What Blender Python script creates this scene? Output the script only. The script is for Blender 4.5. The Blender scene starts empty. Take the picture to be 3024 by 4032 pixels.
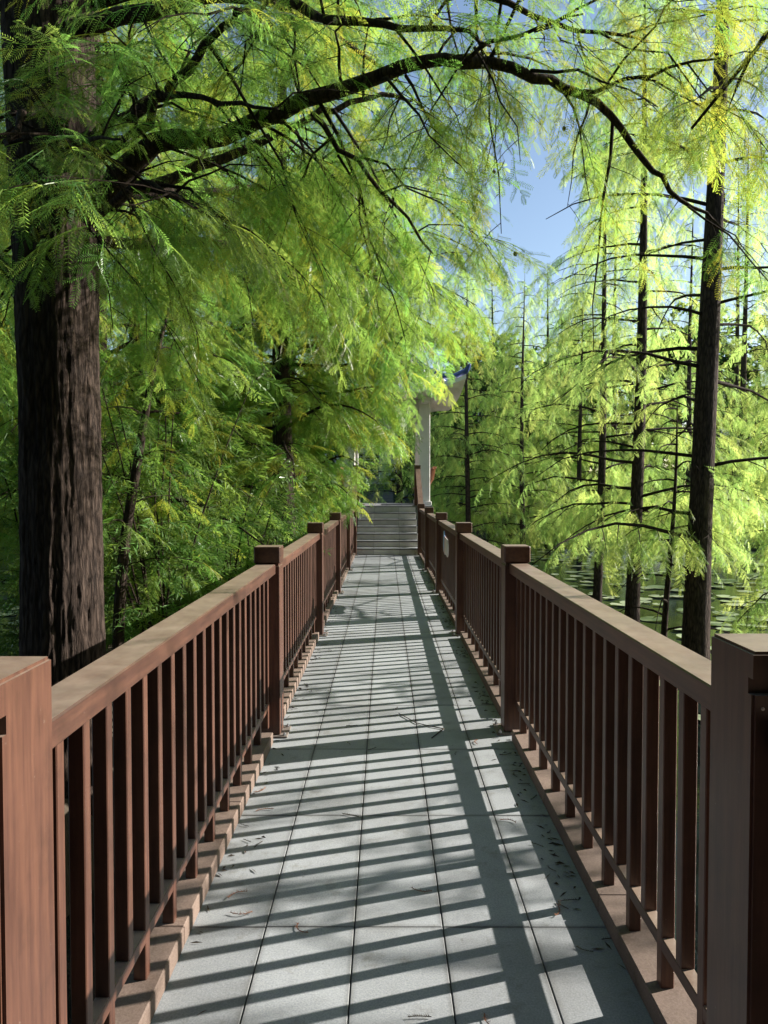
import bpy, bmesh, math, random
import numpy as np
from mathutils import Vector, Matrix, Euler, Quaternion

sc = bpy.context.scene
COL = sc.collection
R = math.radians

# ------------------------------------------------------------------ camera, sky, sun, exposure
H = 1.493
cam_d = bpy.data.cameras.new('camera')
cam_d.sensor_fit = 'VERTICAL'; cam_d.sensor_height = 24.0; cam_d.lens = 24.0 * 3052 / 4032
cam_d.clip_start = 0.05; cam_d.clip_end = 2000
cam = bpy.data.objects.new('camera', cam_d); COL.objects.link(cam)
PITCH = math.atan(95 / 3052); YAW = math.atan(4 / 3052)
cam.location = (0, 0, H); cam.rotation_euler = (R(90) - PITCH, 0, YAW)
sc.camera = cam

SUN_EL = R(25.5); SUN_AZ = math.atan2(0.9496, 0.3134)          # azimuth from +Y towards +X
w = bpy.data.worlds.new('World'); sc.world = w; w.use_nodes = True
nt = w.node_tree; nt.nodes.clear()
sky = nt.nodes.new('ShaderNodeTexSky'); sky.sky_type = 'NISHITA'; sky.sun_disc = False
sky.sun_elevation = SUN_EL; sky.sun_rotation = SUN_AZ
sky.air_density = 1.0; sky.dust_density = 0.8; sky.ozone_density = 1.2
bgn = nt.nodes.new('ShaderNodeBackground'); bgn.inputs[1].default_value = 0.08
wo = nt.nodes.new('ShaderNodeOutputWorld')
nt.links.new(sky.outputs[0], bgn.inputs[0]); nt.links.new(bgn.outputs[0], wo.inputs[0])
sd = Vector((math.sin(SUN_AZ) * math.cos(SUN_EL), math.cos(SUN_AZ) * math.cos(SUN_EL), math.sin(SUN_EL)))
sun_d = bpy.data.lights.new('sun', 'SUN'); sun_d.energy = 5.0; sun_d.angle = R(0.5); sun_d.color = (1.0, 0.94, 0.86)
sun = bpy.data.objects.new('sun', sun_d); COL.objects.link(sun)
sun.rotation_euler = sd.to_track_quat('Z', 'Y').to_euler(); sun.location = sd * 60
sc.view_settings.view_transform = 'Standard'; sc.view_settings.look = 'None'
sc.view_settings.gamma = 1.0; sc.view_settings.exposure = 1.25
sc.view_settings.use_curve_mapping = False
sc.cycles.max_bounces = 4; sc.cycles.diffuse_bounces = 2; sc.cycles.transmission_bounces = 3
sc.cycles.glossy_bounces = 2; sc.cycles.caustics_reflective = False; sc.cycles.caustics_refractive = False

# a source pixel (3024 x 4032) and a depth along Y give a place in the world
def P(sx, sy, Y):
    u = (sx - 1512) / 3052; v = (2016 - sy) / 3052
    y = math.cos(PITCH) + v * math.sin(PITCH); z = -math.sin(PITCH) + v * math.cos(PITCH)
    x, y = u * math.cos(YAW) - y * math.sin(YAW), u * math.sin(YAW) + y * math.cos(YAW)
    t = Y / y
    return Vector((x * t, Y, H + z * t))
def D(dx, dy, Y): return P(dx * 1.8228, dy * 1.8228, Y)
def FL(sx, sy, h=0.0):
    a = P(sx, sy, 1.0); d = a - Vector((0, 0, H)); t = (h - H) / d.z
    return Vector((0, 0, H)) + d * t

# ------------------------------------------------------------------ materials
MATS = {}
def mat(name):
    m = bpy.data.materials.new(name); m.use_nodes = True
    n = m.node_tree.nodes; n.clear()
    o = n.new('ShaderNodeOutputMaterial')
    MATS[name] = m
    return m, m.node_tree, n, m.node_tree.links, o
def ramp(n, stops):
    r = n.new('ShaderNodeValToRGB')
    while len(r.color_ramp.elements) < len(stops): r.color_ramp.elements.new(0.5)
    for e, (p, c) in zip(r.color_ramp.elements, stops):
        e.position = p; e.color = (*c, 1)
    return r
def noise(n, l, vec, scale, detail=4, rough=0.55, mapscale=None):
    t = n.new('ShaderNodeTexNoise'); t.inputs['Scale'].default_value = scale
    t.inputs['Detail'].default_value = detail; t.inputs['Roughness'].default_value = rough
    if mapscale:
        mp = n.new('ShaderNodeMapping'); mp.inputs['Scale'].default_value = mapscale
        l.new(vec, mp.inputs['Vector']); vec = mp.outputs[0]
    l.new(vec, t.inputs['Vector'])
    return t
def mix(n, l, fac, a, b, mode='MIX'):
    m = n.new('ShaderNodeMix'); m.data_type = 'RGBA'; m.blend_type = mode
    for s, v in ((m.inputs[0], fac), (m.inputs[6], a), (m.inputs[7], b)):
        if hasattr(v, 'is_linked'): l.new(v, s)
        elif isinstance(v, (tuple, list)): s.default_value = (*v, 1) if len(v) == 3 else v
        else: s.default_value = v
    return m.outputs[2]
def math_n(n, l, op, a, b):
    m = n.new('ShaderNodeMath'); m.operation = op
    for s, v in ((m.inputs[0], a), (m.inputs[1], b)):
        if hasattr(v, 'is_linked'): l.new(v, s)
        else: s.default_value = v
    return m.outputs[0]
def bump(n, l, hgt, strength, dist=0.01):
    b = n.new('ShaderNodeBump'); b.inputs['Strength'].default_value = strength; b.inputs['Distance'].default_value = dist
    l.new(hgt, b.inputs['Height']); return b.outputs[0]
def pbsdf(n, l, o, col, rough=0.5, normal=None, spec=0.5, metal=0.0):
    b = n.new('ShaderNodeBsdfPrincipled')
    if hasattr(col, 'is_linked'): l.new(col, b.inputs['Base Color'])
    else: b.inputs['Base Color'].default_value = (*col, 1)
    if hasattr(rough, 'is_linked'): l.new(rough, b.inputs['Roughness'])
    else: b.inputs['Roughness'].default_value = rough
    b.inputs['Specular IOR Level'].default_value = spec; b.inputs['Metallic'].default_value = metal
    if normal is not None: l.new(normal, b.inputs['Normal'])
    l.new(b.outputs[0], o.inputs['Surface'])
    return b
def coords(n, which='Object'):
    t = n.new('ShaderNodeTexCoord'); return t.outputs[which]
def world_pos(n):
    g = n.new('ShaderNodeNewGeometry'); return g.outputs['Position']

def wood_paint(name, stretch, dark=(0.05, 0.019, 0.013), light=(0.138, 0.062, 0.037)):
    m, t, n, l, o = mat(name)
    pos = world_pos(n)
    g = noise(n, l, pos, 48, 6, 0.66, stretch)
    r = ramp(n, [(0.28, dark), (0.5, tuple((a + b) / 2 for a, b in zip(dark, light))), (0.72, light)])
    l.new(g.outputs['Fac'], r.inputs[0])
    s = noise(n, l, pos, 2.2, 5, 0.65)
    rs = ramp(n, [(0.35, (0.8, 0.78, 0.76)), (0.65, (1.08, 1.06, 1.05))]); l.new(s.outputs['Fac'], rs.inputs[0])
    c = mix(n, l, 1.0, r.outputs[0], rs.outputs[0], 'MULTIPLY')
    oi = n.new('ShaderNodeObjectInfo'); rv = n.new('ShaderNodeMapRange'); rv.inputs[3].default_value = 0.82; rv.inputs[4].default_value = 1.12
    l.new(oi.outputs['Random'], rv.inputs[0]); c = mix(n, l, 1.0, c, rv.outputs[0], 'MULTIPLY')
    dn = noise(n, l, pos, 70, 4, 0.75)
    ch = ramp(n, [(0.69, (0,) * 3), (0.72, (1,) * 3)]); l.new(dn.outputs['Fac'], ch.inputs[0])
    c = mix(n, l, math_n(n, l, 'MULTIPLY', ch.outputs[0], 0.6), c, (0.26, 0.2, 0.16))          # small chips
    gr = ramp(n, [(0.52, (1,) * 3), (0.7, (0.66, 0.66, 0.64))]); l.new(noise(n, l, pos, 5.5, 7, 0.72).outputs['Fac'], gr.inputs[0])
    c = mix(n, l, 1.0, c, gr.outputs[0], 'MULTIPLY')                                              # grime
    geo = n.new('ShaderNodeNewGeometry'); sep = n.new('ShaderNodeSeparateXYZ'); l.new(geo.outputs['Normal'], sep.inputs[0])
    up = n.new('ShaderNodeMapRange'); up.inputs[1].default_value = 0.7; up.inputs[2].default_value = 1.0; l.new(sep.outputs[2], up.inputs[0])
    df = ramp(n, [(0.3, (0.35,) * 3), (0.75, (0.95,) * 3)]); l.new(noise(n, l, pos, 9, 6, 0.7).outputs['Fac'], df.inputs[0])
    dust_sheen = math_n(n, l, 'MULTIPLY', up.outputs[0], df.outputs[0])
    c = mix(n, l, math_n(n, l, 'MULTIPLY', dust_sheen, 0.85), c, (0.38, 0.3, 0.23))                       # dusty upward faces, paled further to suggest sky reflection
    rr = n.new('ShaderNodeMapRange'); rr.inputs[3].default_value = 0.34; rr.inputs[4].default_value = 0.5; l.new(s.outputs['Fac'], rr.inputs[0])
    pbsdf(n, l, o, c, rr.outputs[0], bump(n, l, g.outputs['Fac'], 0.06, 0.002), 0.6)
    return m
M_WOODV = wood_paint('brown wood-grain paint upright', (1, 1, 0.06))
M_WOODH = wood_paint('brown wood-grain paint lengthwise', (1, 0.06, 1))
M_WOODO = wood_paint('orange brown wood', (1, 1, 0.06), (0.24, 0.09, 0.045), (0.42, 0.19, 0.1))

def stone(name, a, b, speck=0.25, rough=0.75, big=1.6, dirt=False):
    m, t, n, l, o = mat(name)
    pos = world_pos(n)
    f = noise(n, l, pos, 170, 2, 0.7)
    r = ramp(n, [(0.3, a), (0.7, b)]); l.new(f.outputs['Fac'], r.inputs[0])
    s = noise(n, l, pos, big, 7, 0.68)
    rs = ramp(n, [(0.3, (0.7, 0.68, 0.66)), (0.5, (0.95,) * 3), (0.7, (1.06,) * 3)]); l.new(s.outputs['Fac'], rs.inputs[0])
    c = mix(n, l, 1.0, r.outputs[0], rs.outputs[0], 'MULTIPLY')
    oi = n.new('ShaderNodeObjectInfo')
    rv = n.new('ShaderNodeMapRange'); rv.inputs[3].default_value = 0.8; rv.inputs[4].default_value = 1.1; l.new(oi.outputs['Random'], rv.inputs[0])
    c = mix(n, l, 1.0, c, rv.outputs[0], 'MULTIPLY')
    st = noise(n, l, pos, 6.5, 8, 0.72)
    sr = ramp(n, [(0.56, (1,) * 3), (0.68, (0.74, 0.71, 0.66))]); l.new(st.outputs['Fac'], sr.inputs[0])
    c = mix(n, l, 1.0, c, sr.outputs[0], 'MULTIPLY')
    if dirt:                                                        # grime kept in the joints, ragged by noise
        ge = n.new('ShaderNodeSeparateXYZ'); l.new(coords(n, 'Generated'), ge.inputs[0])
        def edge(s_, w_):
            a_ = math_n(n, l, 'ABSOLUTE', math_n(n, l, 'SUBTRACT', s_, 0.5), 0.0)
            return math_n(n, l, 'SUBTRACT', a_, 0.5 - w_)
        e1 = math_n(n, l, 'MULTIPLY', edge(ge.outputs[0], 0.06), 14.0); e2 = math_n(n, l, 'MULTIPLY', edge(ge.outputs[1], 0.022), 38.0)
        e_ = math_n(n, l, 'MAXIMUM', math_n(n, l, 'MAXIMUM', e1, e2), 0.0)
        gn = noise(n, l, pos, 18, 6, 0.75)
        e_ = math_n(n, l, 'MULTIPLY', e_, math_n(n, l, 'MULTIPLY', gn.outputs['Fac'], 1.1))
        c = mix(n, l, e_, c, (0.10, 0.095, 0.085))
        sp_ = noise(n, l, pos, 34, 4, 0.6)
        spr = ramp(n, [(0.68, (1,) * 3), (0.74, (0.62, 0.6, 0.56))]); l.new(sp_.outputs['Fac'], spr.inputs[0])
        c = mix(n, l, 1.0, c, spr.outputs[0], 'MULTIPLY')
    pbsdf(n, l, o, c, rough, bump(n, l, f.outputs['Fac'], 0.25, 0.0015), 0.35)
    return m
M_TILE = stone('pale granite tile', (0.255, 0.275, 0.29), (0.4, 0.418, 0.428), dirt=True)
M_STEP = stone('pink grey step stone', (0.66, 0.62, 0.6), (0.82, 0.78, 0.75))
M_KERB = stone('tan kerb stone', (0.15, 0.105, 0.082), (0.24, 0.175, 0.14), big=5)
M_GROUT = stone('dark joint mortar', (0.05, 0.05, 0.05), (0.08, 0.08, 0.075))
M_CONC = stone('grey concrete', (0.25, 0.25, 0.24), (0.36, 0.35, 0.34))

def plain(name, col, rough=0.6, var=0.12, scale=3.0, spec=0.4, metal=0.0):
    m, t, n, l, o = mat(name)
    f = noise(n, l, world_pos(n), scale, 6, 0.65)
    r = ramp(n, [(0.3, tuple(c * (1 - var) for c in col)), (0.7, tuple(min(1, c * (1 + var)) for c in col))])
    l.new(f.outputs['Fac'], r.inputs[0])
    pbsdf(n, l, o, r.outputs[0], rough, bump(n, l, f.outputs['Fac'], 0.1, 0.004), spec, metal)
    return m
M_STEEL = plain('weathered bolt steel', (0.42, 0.42, 0.43), 0.35, 0.2, 40, 0.5, 0.8)
M_PLATE = plain('dull base plate', (0.2, 0.17, 0.15), 0.5, 0.3, 20)
M_WHITE = plain('white plaster', (0.82, 0.78, 0.75), 0.75, 0.06)
M_CREAM = plain('cream beam paint', (0.62, 0.5, 0.38), 0.7, 0.08)
M_BLUET = plain('blue glazed tile', (0.05, 0.08, 0.28), 0.25, 0.25, 8, 0.6)
M_TEAL = plain('grey green wall', (0.10, 0.14, 0.15), 0.8, 0.15)
M_FACADE = plain('grey white facade', (0.5, 0.5, 0.5), 0.8, 0.08, 0.6)
M_FACADE2 = plain('bluish white facade', (0.6, 0.64, 0.7), 0.8, 0.06, 0.6)
M_FRAME = plain('window frame paint', (0.5, 0.52, 0.54), 0.5, 0.05)
M_DARKMETAL = plain('dark navy metal', (0.03, 0.04, 0.07), 0.45, 0.15)
M_GLASS = plain('dark window glass', (0.02, 0.025, 0.03), 0.08, 0.2, 1.0, 0.6)
M_SOIL = plain('dark bank soil', (0.07, 0.055, 0.04), 0.95, 0.4, 2.0, 0.2)
M_CONE = plain('dry seed cone', (0.05, 0.035, 0.02), 0.8, 0.3, 60)
M_DEAD = plain('dead rust brown needles', (0.21, 0.085, 0.04), 0.8, 0.35, 80, 0.2)
M_DEADD = plain('dead dark needles', (0.06, 0.045, 0.03), 0.8, 0.35, 80, 0.2)
M_TWIG = plain('dry twig bark', (0.06, 0.045, 0.035), 0.85, 0.3, 60, 0.2)

def bark(name, dark, light, sc_=7.0):
    m, t, n, l, o = mat(name)
    pos = world_pos(n)
    a = noise(n, l, pos, sc_, 8, 0.7, (3.4, 3.4, 0.42))
    v = n.new('ShaderNodeTexVoronoi'); v.feature = 'DISTANCE_TO_EDGE'; v.inputs['Scale'].default_value = sc_ * 2.2
    mp = n.new('ShaderNodeMapping'); mp.inputs['Scale'].default_value = (2.0, 2.0, 0.45); l.new(pos, mp.inputs[0])
    wv = mix(n, l, 0.12, mp.outputs[0], a.outputs['Color'], 'ADD'); l.new(wv, v.inputs['Vector'])
    h = math_n(n, l, 'ADD', a.outputs['Fac'], math_n(n, l, 'MULTIPLY', v.outputs['Distance'], 1.2))
    r = ramp(n, [(0.36, dark), (0.62, tuple((x + y) / 2 for x, y in zip(dark, light))), (0.9, light)])
    l.new(h, r.inputs[0])
    pbsdf(n, l, o, r.outputs[0], 0.92, bump(n, l, h, 0.9, 0.02), 0.15)
    return m
M_BARK = bark('fibrous cypress bark', (0.007, 0.005, 0.0045), (0.08, 0.057, 0.045))
M_BARK2 = bark('thin twig bark', (0.012, 0.008, 0.006), (0.06, 0.042, 0.03), 14)

def leafmat(name, refl, trans, hue=0.035, gloss=0.006):
    m, t, n, l, o = mat(name)
    oi = n.new('ShaderNodeObjectInfo')
    hsv = n.new('ShaderNodeHueSaturation'); hsv.inputs['Color'].default_value = (*refl, 1)
    hsv2 = n.new('ShaderNodeHueSaturation'); hsv2.inputs['Color'].default_value = (*trans, 1)
    a = n.new('ShaderNodeMapRange'); a.inputs[3].default_value = 0.5 - hue; a.inputs[4].default_value = 0.5 + hue * 0.7
    l.new(oi.outputs['Random'], a.inputs[0])
    b = n.new('ShaderNodeMapRange'); b.inputs[3].default_value = 0.7; b.inputs[4].default_value = 1.3
    m7 = math_n(n, l, 'FRACT', math_n(n, l, 'MULTIPLY', oi.outputs['Random'], 17.3), 0.0); l.new(m7, b.inputs[0])
    for x in (hsv, hsv2):
        l.new(a.outputs[0], x.inputs['Hue']); l.new(b.outputs[0], x.inputs['Value'])
    d = n.new('ShaderNodeBsdfDiffuse'); l.new(hsv.outputs[0], d.inputs[0])
    tr = n.new('ShaderNodeBsdfTranslucent'); l.new(hsv2.outputs[0], tr.inputs[0])
    ad = n.new('ShaderNodeAddShader'); l.new(d.outputs[0], ad.inputs[0]); l.new(tr.outputs[0], ad.inputs[1])
    g = n.new('ShaderNodeBsdfGlossy'); g.inputs['Roughness'].default_value = 0.45
    g.inputs[0].default_value = (1, 1, 1, 1)
    fr = n.new('ShaderNodeFresnel'); fr.inputs[0].default_value = 1.4
    fm = math_n(n, l, 'MULTIPLY', fr.outputs[0], gloss * 8)
    mx = n.new('ShaderNodeMixShader'); l.new(fm, mx.inputs[0]); l.new(ad.outputs[0], mx.inputs[1]); l.new(g.outputs[0], mx.inputs[2])
    l.new(mx.outputs[0], o.inputs['Surface'])
    return m
M_LEAF = leafmat('cypress needles fresh green', (0.05, 0.1, 0.02), (0.185, 0.31, 0.055))
M_LEAFY = leafmat('cypress needles yellow green', (0.08, 0.11, 0.019), (0.27, 0.315, 0.04))
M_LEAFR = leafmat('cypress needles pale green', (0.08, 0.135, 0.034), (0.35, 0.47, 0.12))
M_LEAFD = leafmat('dark broad leaves', (0.028, 0.06, 0.018), (0.04, 0.085, 0.012))
M_LEAFS = leafmat('narrow shrub leaves', (0.055, 0.1, 0.024), (0.085, 0.15, 0.022), 0.03, 0.02)

# ------------------------------------------------------------------ mesh helpers
def new_mesh(name, v, f, m, smooth=False):
    me = bpy.data.meshes.new(name); me.from_pydata([tuple(p) for p in v], [], f); me.update()
    if m: me.materials.append(m)
    if smooth: me.shade_smooth()
    return me
def link(name, me, parent=None, loc=(0, 0, 0), rot=(0, 0, 0), scale=None):
    o = bpy.data.objects.new(name, me); COL.objects.link(o)
    o.parent = parent; o.location = loc; o.rotation_euler = rot
    if scale: o.scale = scale
    return o
def tag(o, label=None, cat=None, group=None, kind=None):
    for k, v in (('label', label), ('category', cat), ('group', group), ('kind', kind)):
        if v: o[k] = v
    return o
def empty(name, loc, label=None, cat=None, group=None, kind=None, rz=0.0):
    o = bpy.data.objects.new(name, None); COL.objects.link(o)
    o.location = loc; o.rotation_euler = (0, 0, rz); o.empty_display_size = 0.2
    return tag(o, label, cat, group, kind)
_bx = {}
def box(x0, x1, y0, y1, z0, z1, m, c=0.004):
    key = (round(x0, 4), round(x1, 4), round(y0, 4), round(y1, 4), round(z0, 4), round(z1, 4), m.name, c)
    if key in _bx: return _bx[key]
    bm = bmesh.new(); bmesh.ops.create_cube(bm, size=1)
    for v in bm.verts:
        v.co = Vector((x0 if v.co.x < 0 else x1, y0 if v.co.y < 0 else y1, z0 if v.co.z < 0 else z1))
    if c: bmesh.ops.bevel(bm, geom=bm.edges[:], offset=c, segments=1, affect='EDGES')
    me = bpy.data.meshes.new('block'); bm.to_mesh(me); bm.free(); me.materials.append(m)
    _bx[key] = me; return me
def prism(name, prof, axis, a, b, m):
    """closed profile of 2-D points pushed along an axis ('x': points are (y, z); 'y': points are (x, z))"""
    n = len(prof)
    f3 = (lambda t, p: (t, p[0], p[1])) if axis == 'x' else ((lambda t, p: (p[0], t, p[1])) if axis == 'y' else (lambda t, p: (p[0], p[1], t)))
    v = [f3(a, p) for p in prof] + [f3(b, p) for p in prof]
    f = [tuple(range(n)), tuple(range(2 * n - 1, n - 1, -1))] + [(i, i + n, (i + 1) % n + n, (i + 1) % n) for i in range(n)]
    me = new_mesh(name, v, f, m)
    bm = bmesh.new(); bm.from_mesh(me); bmesh.ops.recalc_face_normals(bm, faces=bm.faces[:]); bm.to_mesh(me); bm.free()
    return me

class Tubes:
    def __init__(s): s.v = []; s.f = []; s.n = 0
    def add(s, pts, rad, k=6):
        pts = [Vector(p) for p in pts]
        up = Vector((0.13, 0.31, 0.94))
        base = s.n
        for i, p in enumerate(pts):
            d = (pts[min(i + 1, len(pts) - 1)] - pts[max(i - 1, 0)])
            if d.length < 1e-9: d = Vector((0, 0, 1))
            d.normalize()
            a = d.cross(up)
            if a.length < 0.05: a = d.cross(Vector((1, 0, 0)))
            a.normalize(); b = d.cross(a)
            for j in range(k):
                t = 2 * math.pi * j / k
                q = p + (a * math.cos(t) + b * math.sin(t)) * rad[i]
                s.v.append((q.x, q.y, q.z))
        m = len(pts)
        for i in range(m - 1):
            for j in range(k):
                s.f.append((base + i * k + j, base + i * k + (j + 1) % k, base + (i + 1) * k + (j + 1) % k, base + (i + 1) * k + j))
        s.f.append(tuple(base + (m - 1) * k + j for j in range(k)))
        s.f.append(tuple(base + j for j in range(k - 1, -1, -1)))
        s.n += m * k
    def mesh(s, name, m): return new_mesh(name, s.v, s.f, m, True)

# ------------------------------------------------------------------ ground, water
def ground_h(x, y):
    def ss(a, b, t):
        t = min(1, max(0, (t - a) / (b - a))); return t * t * (3 - 2 * t)
    h = -2.0
    h = max(h, -2.0 + 2.0 * ss(34, 39, y), -2 + 2.3 * ss(26, 36, -x), -2 + 2.3 * ss(40, 52, x), -2 + 2.0 * ss(6, 14, -y))
    dx = (x + 2.9) / 2.3; dy = (y - 9) / 11
    h = max(h, -2.0 + 1.75 * (1 - ss(0.45, 1.0, math.hypot(dx, dy))))
    h += 0.12 * math.sin(x * 1.3 + y * 0.7) * math.sin(y * 0.9 - x * 0.4) + 0.05 * math.sin(x * 3.1) * math.sin(y * 2.7)
    return h - (0.1 if h > -0.3 and -8 < x < 8 and y < 30 else 0)
xs = sorted(set([round(v, 3) for v in np.concatenate([np.linspace(-420, -40, 12), np.linspace(-40, -8, 33), np.linspace(-8, 8, 41), np.linspace(8, 56, 40), np.linspace(56, 420, 12)])]))
ys = sorted(set([round(v, 3) for v in np.concatenate([np.linspace(-120, -16, 8), np.linspace(-16, 45, 123), np.linspace(45, 700, 16)])]))
gv = [(x, y, ground_h(x, y)) for y in ys for x in xs]; nx = len(xs)
gf = [(j * nx + i, j * nx + i + 1, (j + 1) * nx + i + 1, (j + 1) * nx + i) for j in range(len(ys) - 1) for i in range(nx - 1)]
tag(link('ground', new_mesh('ground', gv, gf, M_SOIL, True)), kind='structure', label='dark soil banks and bed of the pond')

m, t, n, l, o = mat('pond water')
wv = noise(n, l, world_pos(n), 3.0, 5, 0.6)
pbsdf(n, l, o, (0.012, 0.02, 0.018), 0.06, bump(n, l, wv.outputs['Fac'], 0.12, 0.05), 0.5)
wm = new_mesh('water', [(-45, -12, 0), (60, -12, 0), (60, 42, 0), (-45, 42, 0)], [(0, 1, 2, 3)], m)
tag(link('pond_water', wm, loc=(0, 0, -0.9)), kind='structure', label='still dark pond water below the bridge')

m, t, n, l, o = mat('lily pad leaf')
oi = world_pos(n); pn = noise(n, l, oi, 1.7, 3, 0.6)
pr = ramp(n, [(0.35, (0.2, 0.27, 0.14)), (0.6, (0.36, 0.4, 0.28)), (0.75, (0.42, 0.4, 0.28))]); l.new(pn.outputs['Fac'], pr.inputs[0])
pbsdf(n, l, o, pr.outputs[0], 0.3, None, 0.9)
M_PAD = m
rng = random.Random(5)
pv, pf = [], []
cells = []
for k in range(2600):
    if k < 1900: x = rng.uniform(2.2, 26); y = rng.uniform(6, 34)
    else: x = rng.uniform(-22, -3.6); y = rng.uniform(6, 34)
    if ground_h(x, y) > -1.0: continue
    r = rng.uniform(0.11, 0.27)
    if any((x - a) ** 2 + (y - b) ** 2 < (0.8 * (r + c)) ** 2 for a, b, c in cells): continue
    cells.append((x, y, r))
    a0 = rng.uniform(0, 6.28); b = len(pv); tilt = rng.uniform(-0.06, 0.06); t2 = rng.uniform(-0.06, 0.06)
    pv.append((x, y, -0.885 + rng.uniform(0, 0.012)))
    for j in range(12):
        a = a0 + 0.15 + (2 * math.pi - 0.3) * j / 11; rr = r * rng.uniform(0.93, 1.05)
        pv.append((x + rr * math.cos(a), y + rr * math.sin(a), -0.878 + rng.uniform(0, 0.012) + rr * (tilt * math.cos(a) + t2 * math.sin(a))))
    pf += [(b, b + 1 + j, b + 2 + j) for j in range(11)]
tag(link('lily_pads', new_mesh('lily_pads', pv, pf, M_PAD)), kind='stuff', label='floating lily pads covering the pond', cat='lily pads')

# ------------------------------------------------------------------ bridge deck and stairs
CX = 0.0475
deck = link('bridge_deck', box(-0.86, 0.86, -7.2, 17.4, -0.32, -0.03, M_GROUT, 0.01), loc=(CX, 0, 0))
tag(deck, 'long grey stone footbridge deck running straight to the steps', None, None, 'structure')
jx = [CX - 0.84, -0.405, -0.104, 0.197, 0.497, CX + 0.84]
Y0 = 2.592 - 0.897 * 10
trng = random.Random(2)
row = 0
y = Y0
while y < 17.2:
    y1 = min(y + 0.897, 17.22)
    for i in range(5):
        me = box(jx[i] + 0.002, jx[i + 1] - 0.002, 0.0015, (y1 - y) - 0.0015, -0.04, 0.0, M_TILE, 0.002)
        link('floor_tile', me, deck, (-CX, y, trng.uniform(-0.0012, 0.0012)))
    y = y1
LPOST = [4.68, 7.84, 10.97, 14.02, 17.13]
RPOST = [4.735, 7.87, 10.99, 14.03, 17.13]
EL = (1.247, 1.446); ER = (1.498, 1.715)
def kerb_run(side, ya, yb):
    x0, x1 = (CX + 0.70, CX + 0.86) if side > 0 else (CX - 0.86, CX - 0.70)
    n_ = max(1, round((yb - ya) / 0.95)); st = (yb - ya) / n_
    for k in range(n_):
        link('kerb_stone', box(x0, x1, 0.001, st - 0.001, 0.0, 0.066, M_KERB, 0.004), deck, (-CX, ya + k * st, 0.0015))
for side, posts, e in ((-1, LPOST, EL), (1, RPOST, ER)):
    prev = e[1] + 0.03
    kerb_run(side, -6.2, e[0] - 0.03)
    for p in posts:
        kerb_run(side, prev, p - 0.2); prev = p + 0.28

# stairs
stairs = link('stairs', prism('stair_core', [(17.245, -0.3)] + [q for k in range(7) for q in ((17.245 + 0.297 * k, 0.15 * k + (-0.03 if k else -0.3)), (17.245 + 0.297 * k, 0.15 * (k + 1) - 0.03))][1:] + [(19.3, 1.02), (19.3, -0.3)], 'x', CX - 0.72, CX + 0.72, M_GROUT))
tag(stairs, 'short flight of seven pale stone steps up to the pavilion', None, None, 'structure')
SW = 0.70
sx_ = [CX - SW, CX - SW + 2 * SW * 0.285, CX - SW + 2 * SW * 0.7, CX + SW]
for k in range(7):
    ya = 17.245 + 0.297 * k
    for i in range(3):
        link('riser_stone', box(sx_[i] + 0.0015, sx_[i + 1] - 0.0015, -0.02, 0.012, 0.004, 0.118, M_STEP, 0.002), stairs, (0, ya, 0.15 * k))
        if k < 6:
            link('tread_stone', box(sx_[i] + 0.0015, sx_[i + 1] - 0.0015, -0.035, 0.272, 0.122, 0.15, M_TILE, 0.004), stairs, (0, ya, 0.15 * k))

# ------------------------------------------------------------------ railing
def post(x, yc, w, h, label, group, end=False, z=0.0):
    e = empty('railing_post', (x, yc, z), label, 'post', group)
    hw = w / 2
    if end:
        s = 1 if x < 0 else -1
        prof = [(-hw, 0.01), (hw, 0.01), (hw, h - 0.095), (-hw, h - 0.095)]
        prof = [(-hw, 0.01), (hw, 0.01), (hw, h - 0.1), (-hw, h - 0.1)]
        body = prism('shaft', [(-hw, 0.01), (hw, 0.01), (hw, h), (-hw, h), (-hw, 1.118), (-hw + 0.02, 1.118), (-hw + 0.02, 1.086), (-hw, 1.086)], 'x', -hw, hw, M_WOODV)
        bm = bmesh.new(); bm.from_mesh(body)
        ed = [q for q in bm.edges if abs(q.verts[0].co.z - q.verts[1].co.z) > 0.5 or (q.verts[0].co.z > h - 1e-4 and q.verts[1].co.z > h - 1e-4)]
        bmesh.ops.bevel(bm, geom=ed, offset=0.006, segments=2, affect='EDGES'); bm.to_mesh(body); bm.free()
        link('shaft', body, e)
        for bx_ in (-1, 1):
            link('screw', screw_me, e, (bx_ * hw * 0.8, -hw + 0.001, 1.06), (R(90), 0, 0))
        link('base_plate', box(-hw - 0.04, hw + 0.04, -hw - 0.04, hw + 0.04, 0.001, 0.011, M_PLATE, 0.002), e)
    else:
        link('shaft', box(-hw, hw, -hw, hw, 0.012, h - 0.115, M_WOODV, 0.004), e)
        link('neck', box(-hw + 0.008, hw - 0.008, -hw + 0.008, hw - 0.008, h - 0.117, h - 0.098, M_WOODV, 0.0), e)
        link('cap', box(-hw - 0.004, hw + 0.004, -hw - 0.004, hw + 0.004, h - 0.1, h, M_WOODH, 0.006), e)
        link('base_plate', box(-hw - 0.045, hw + 0.045, -hw - 0.03, hw + 0.03, 0.002, 0.012, M_PLATE, 0.002), e)
        for a in (-1, 1):
            for b in (-1, 1):
                link('bolt', bolt_me, e, (a * (hw + 0.026), b * (hw + 0.008), 0.012))
    return e
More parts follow.
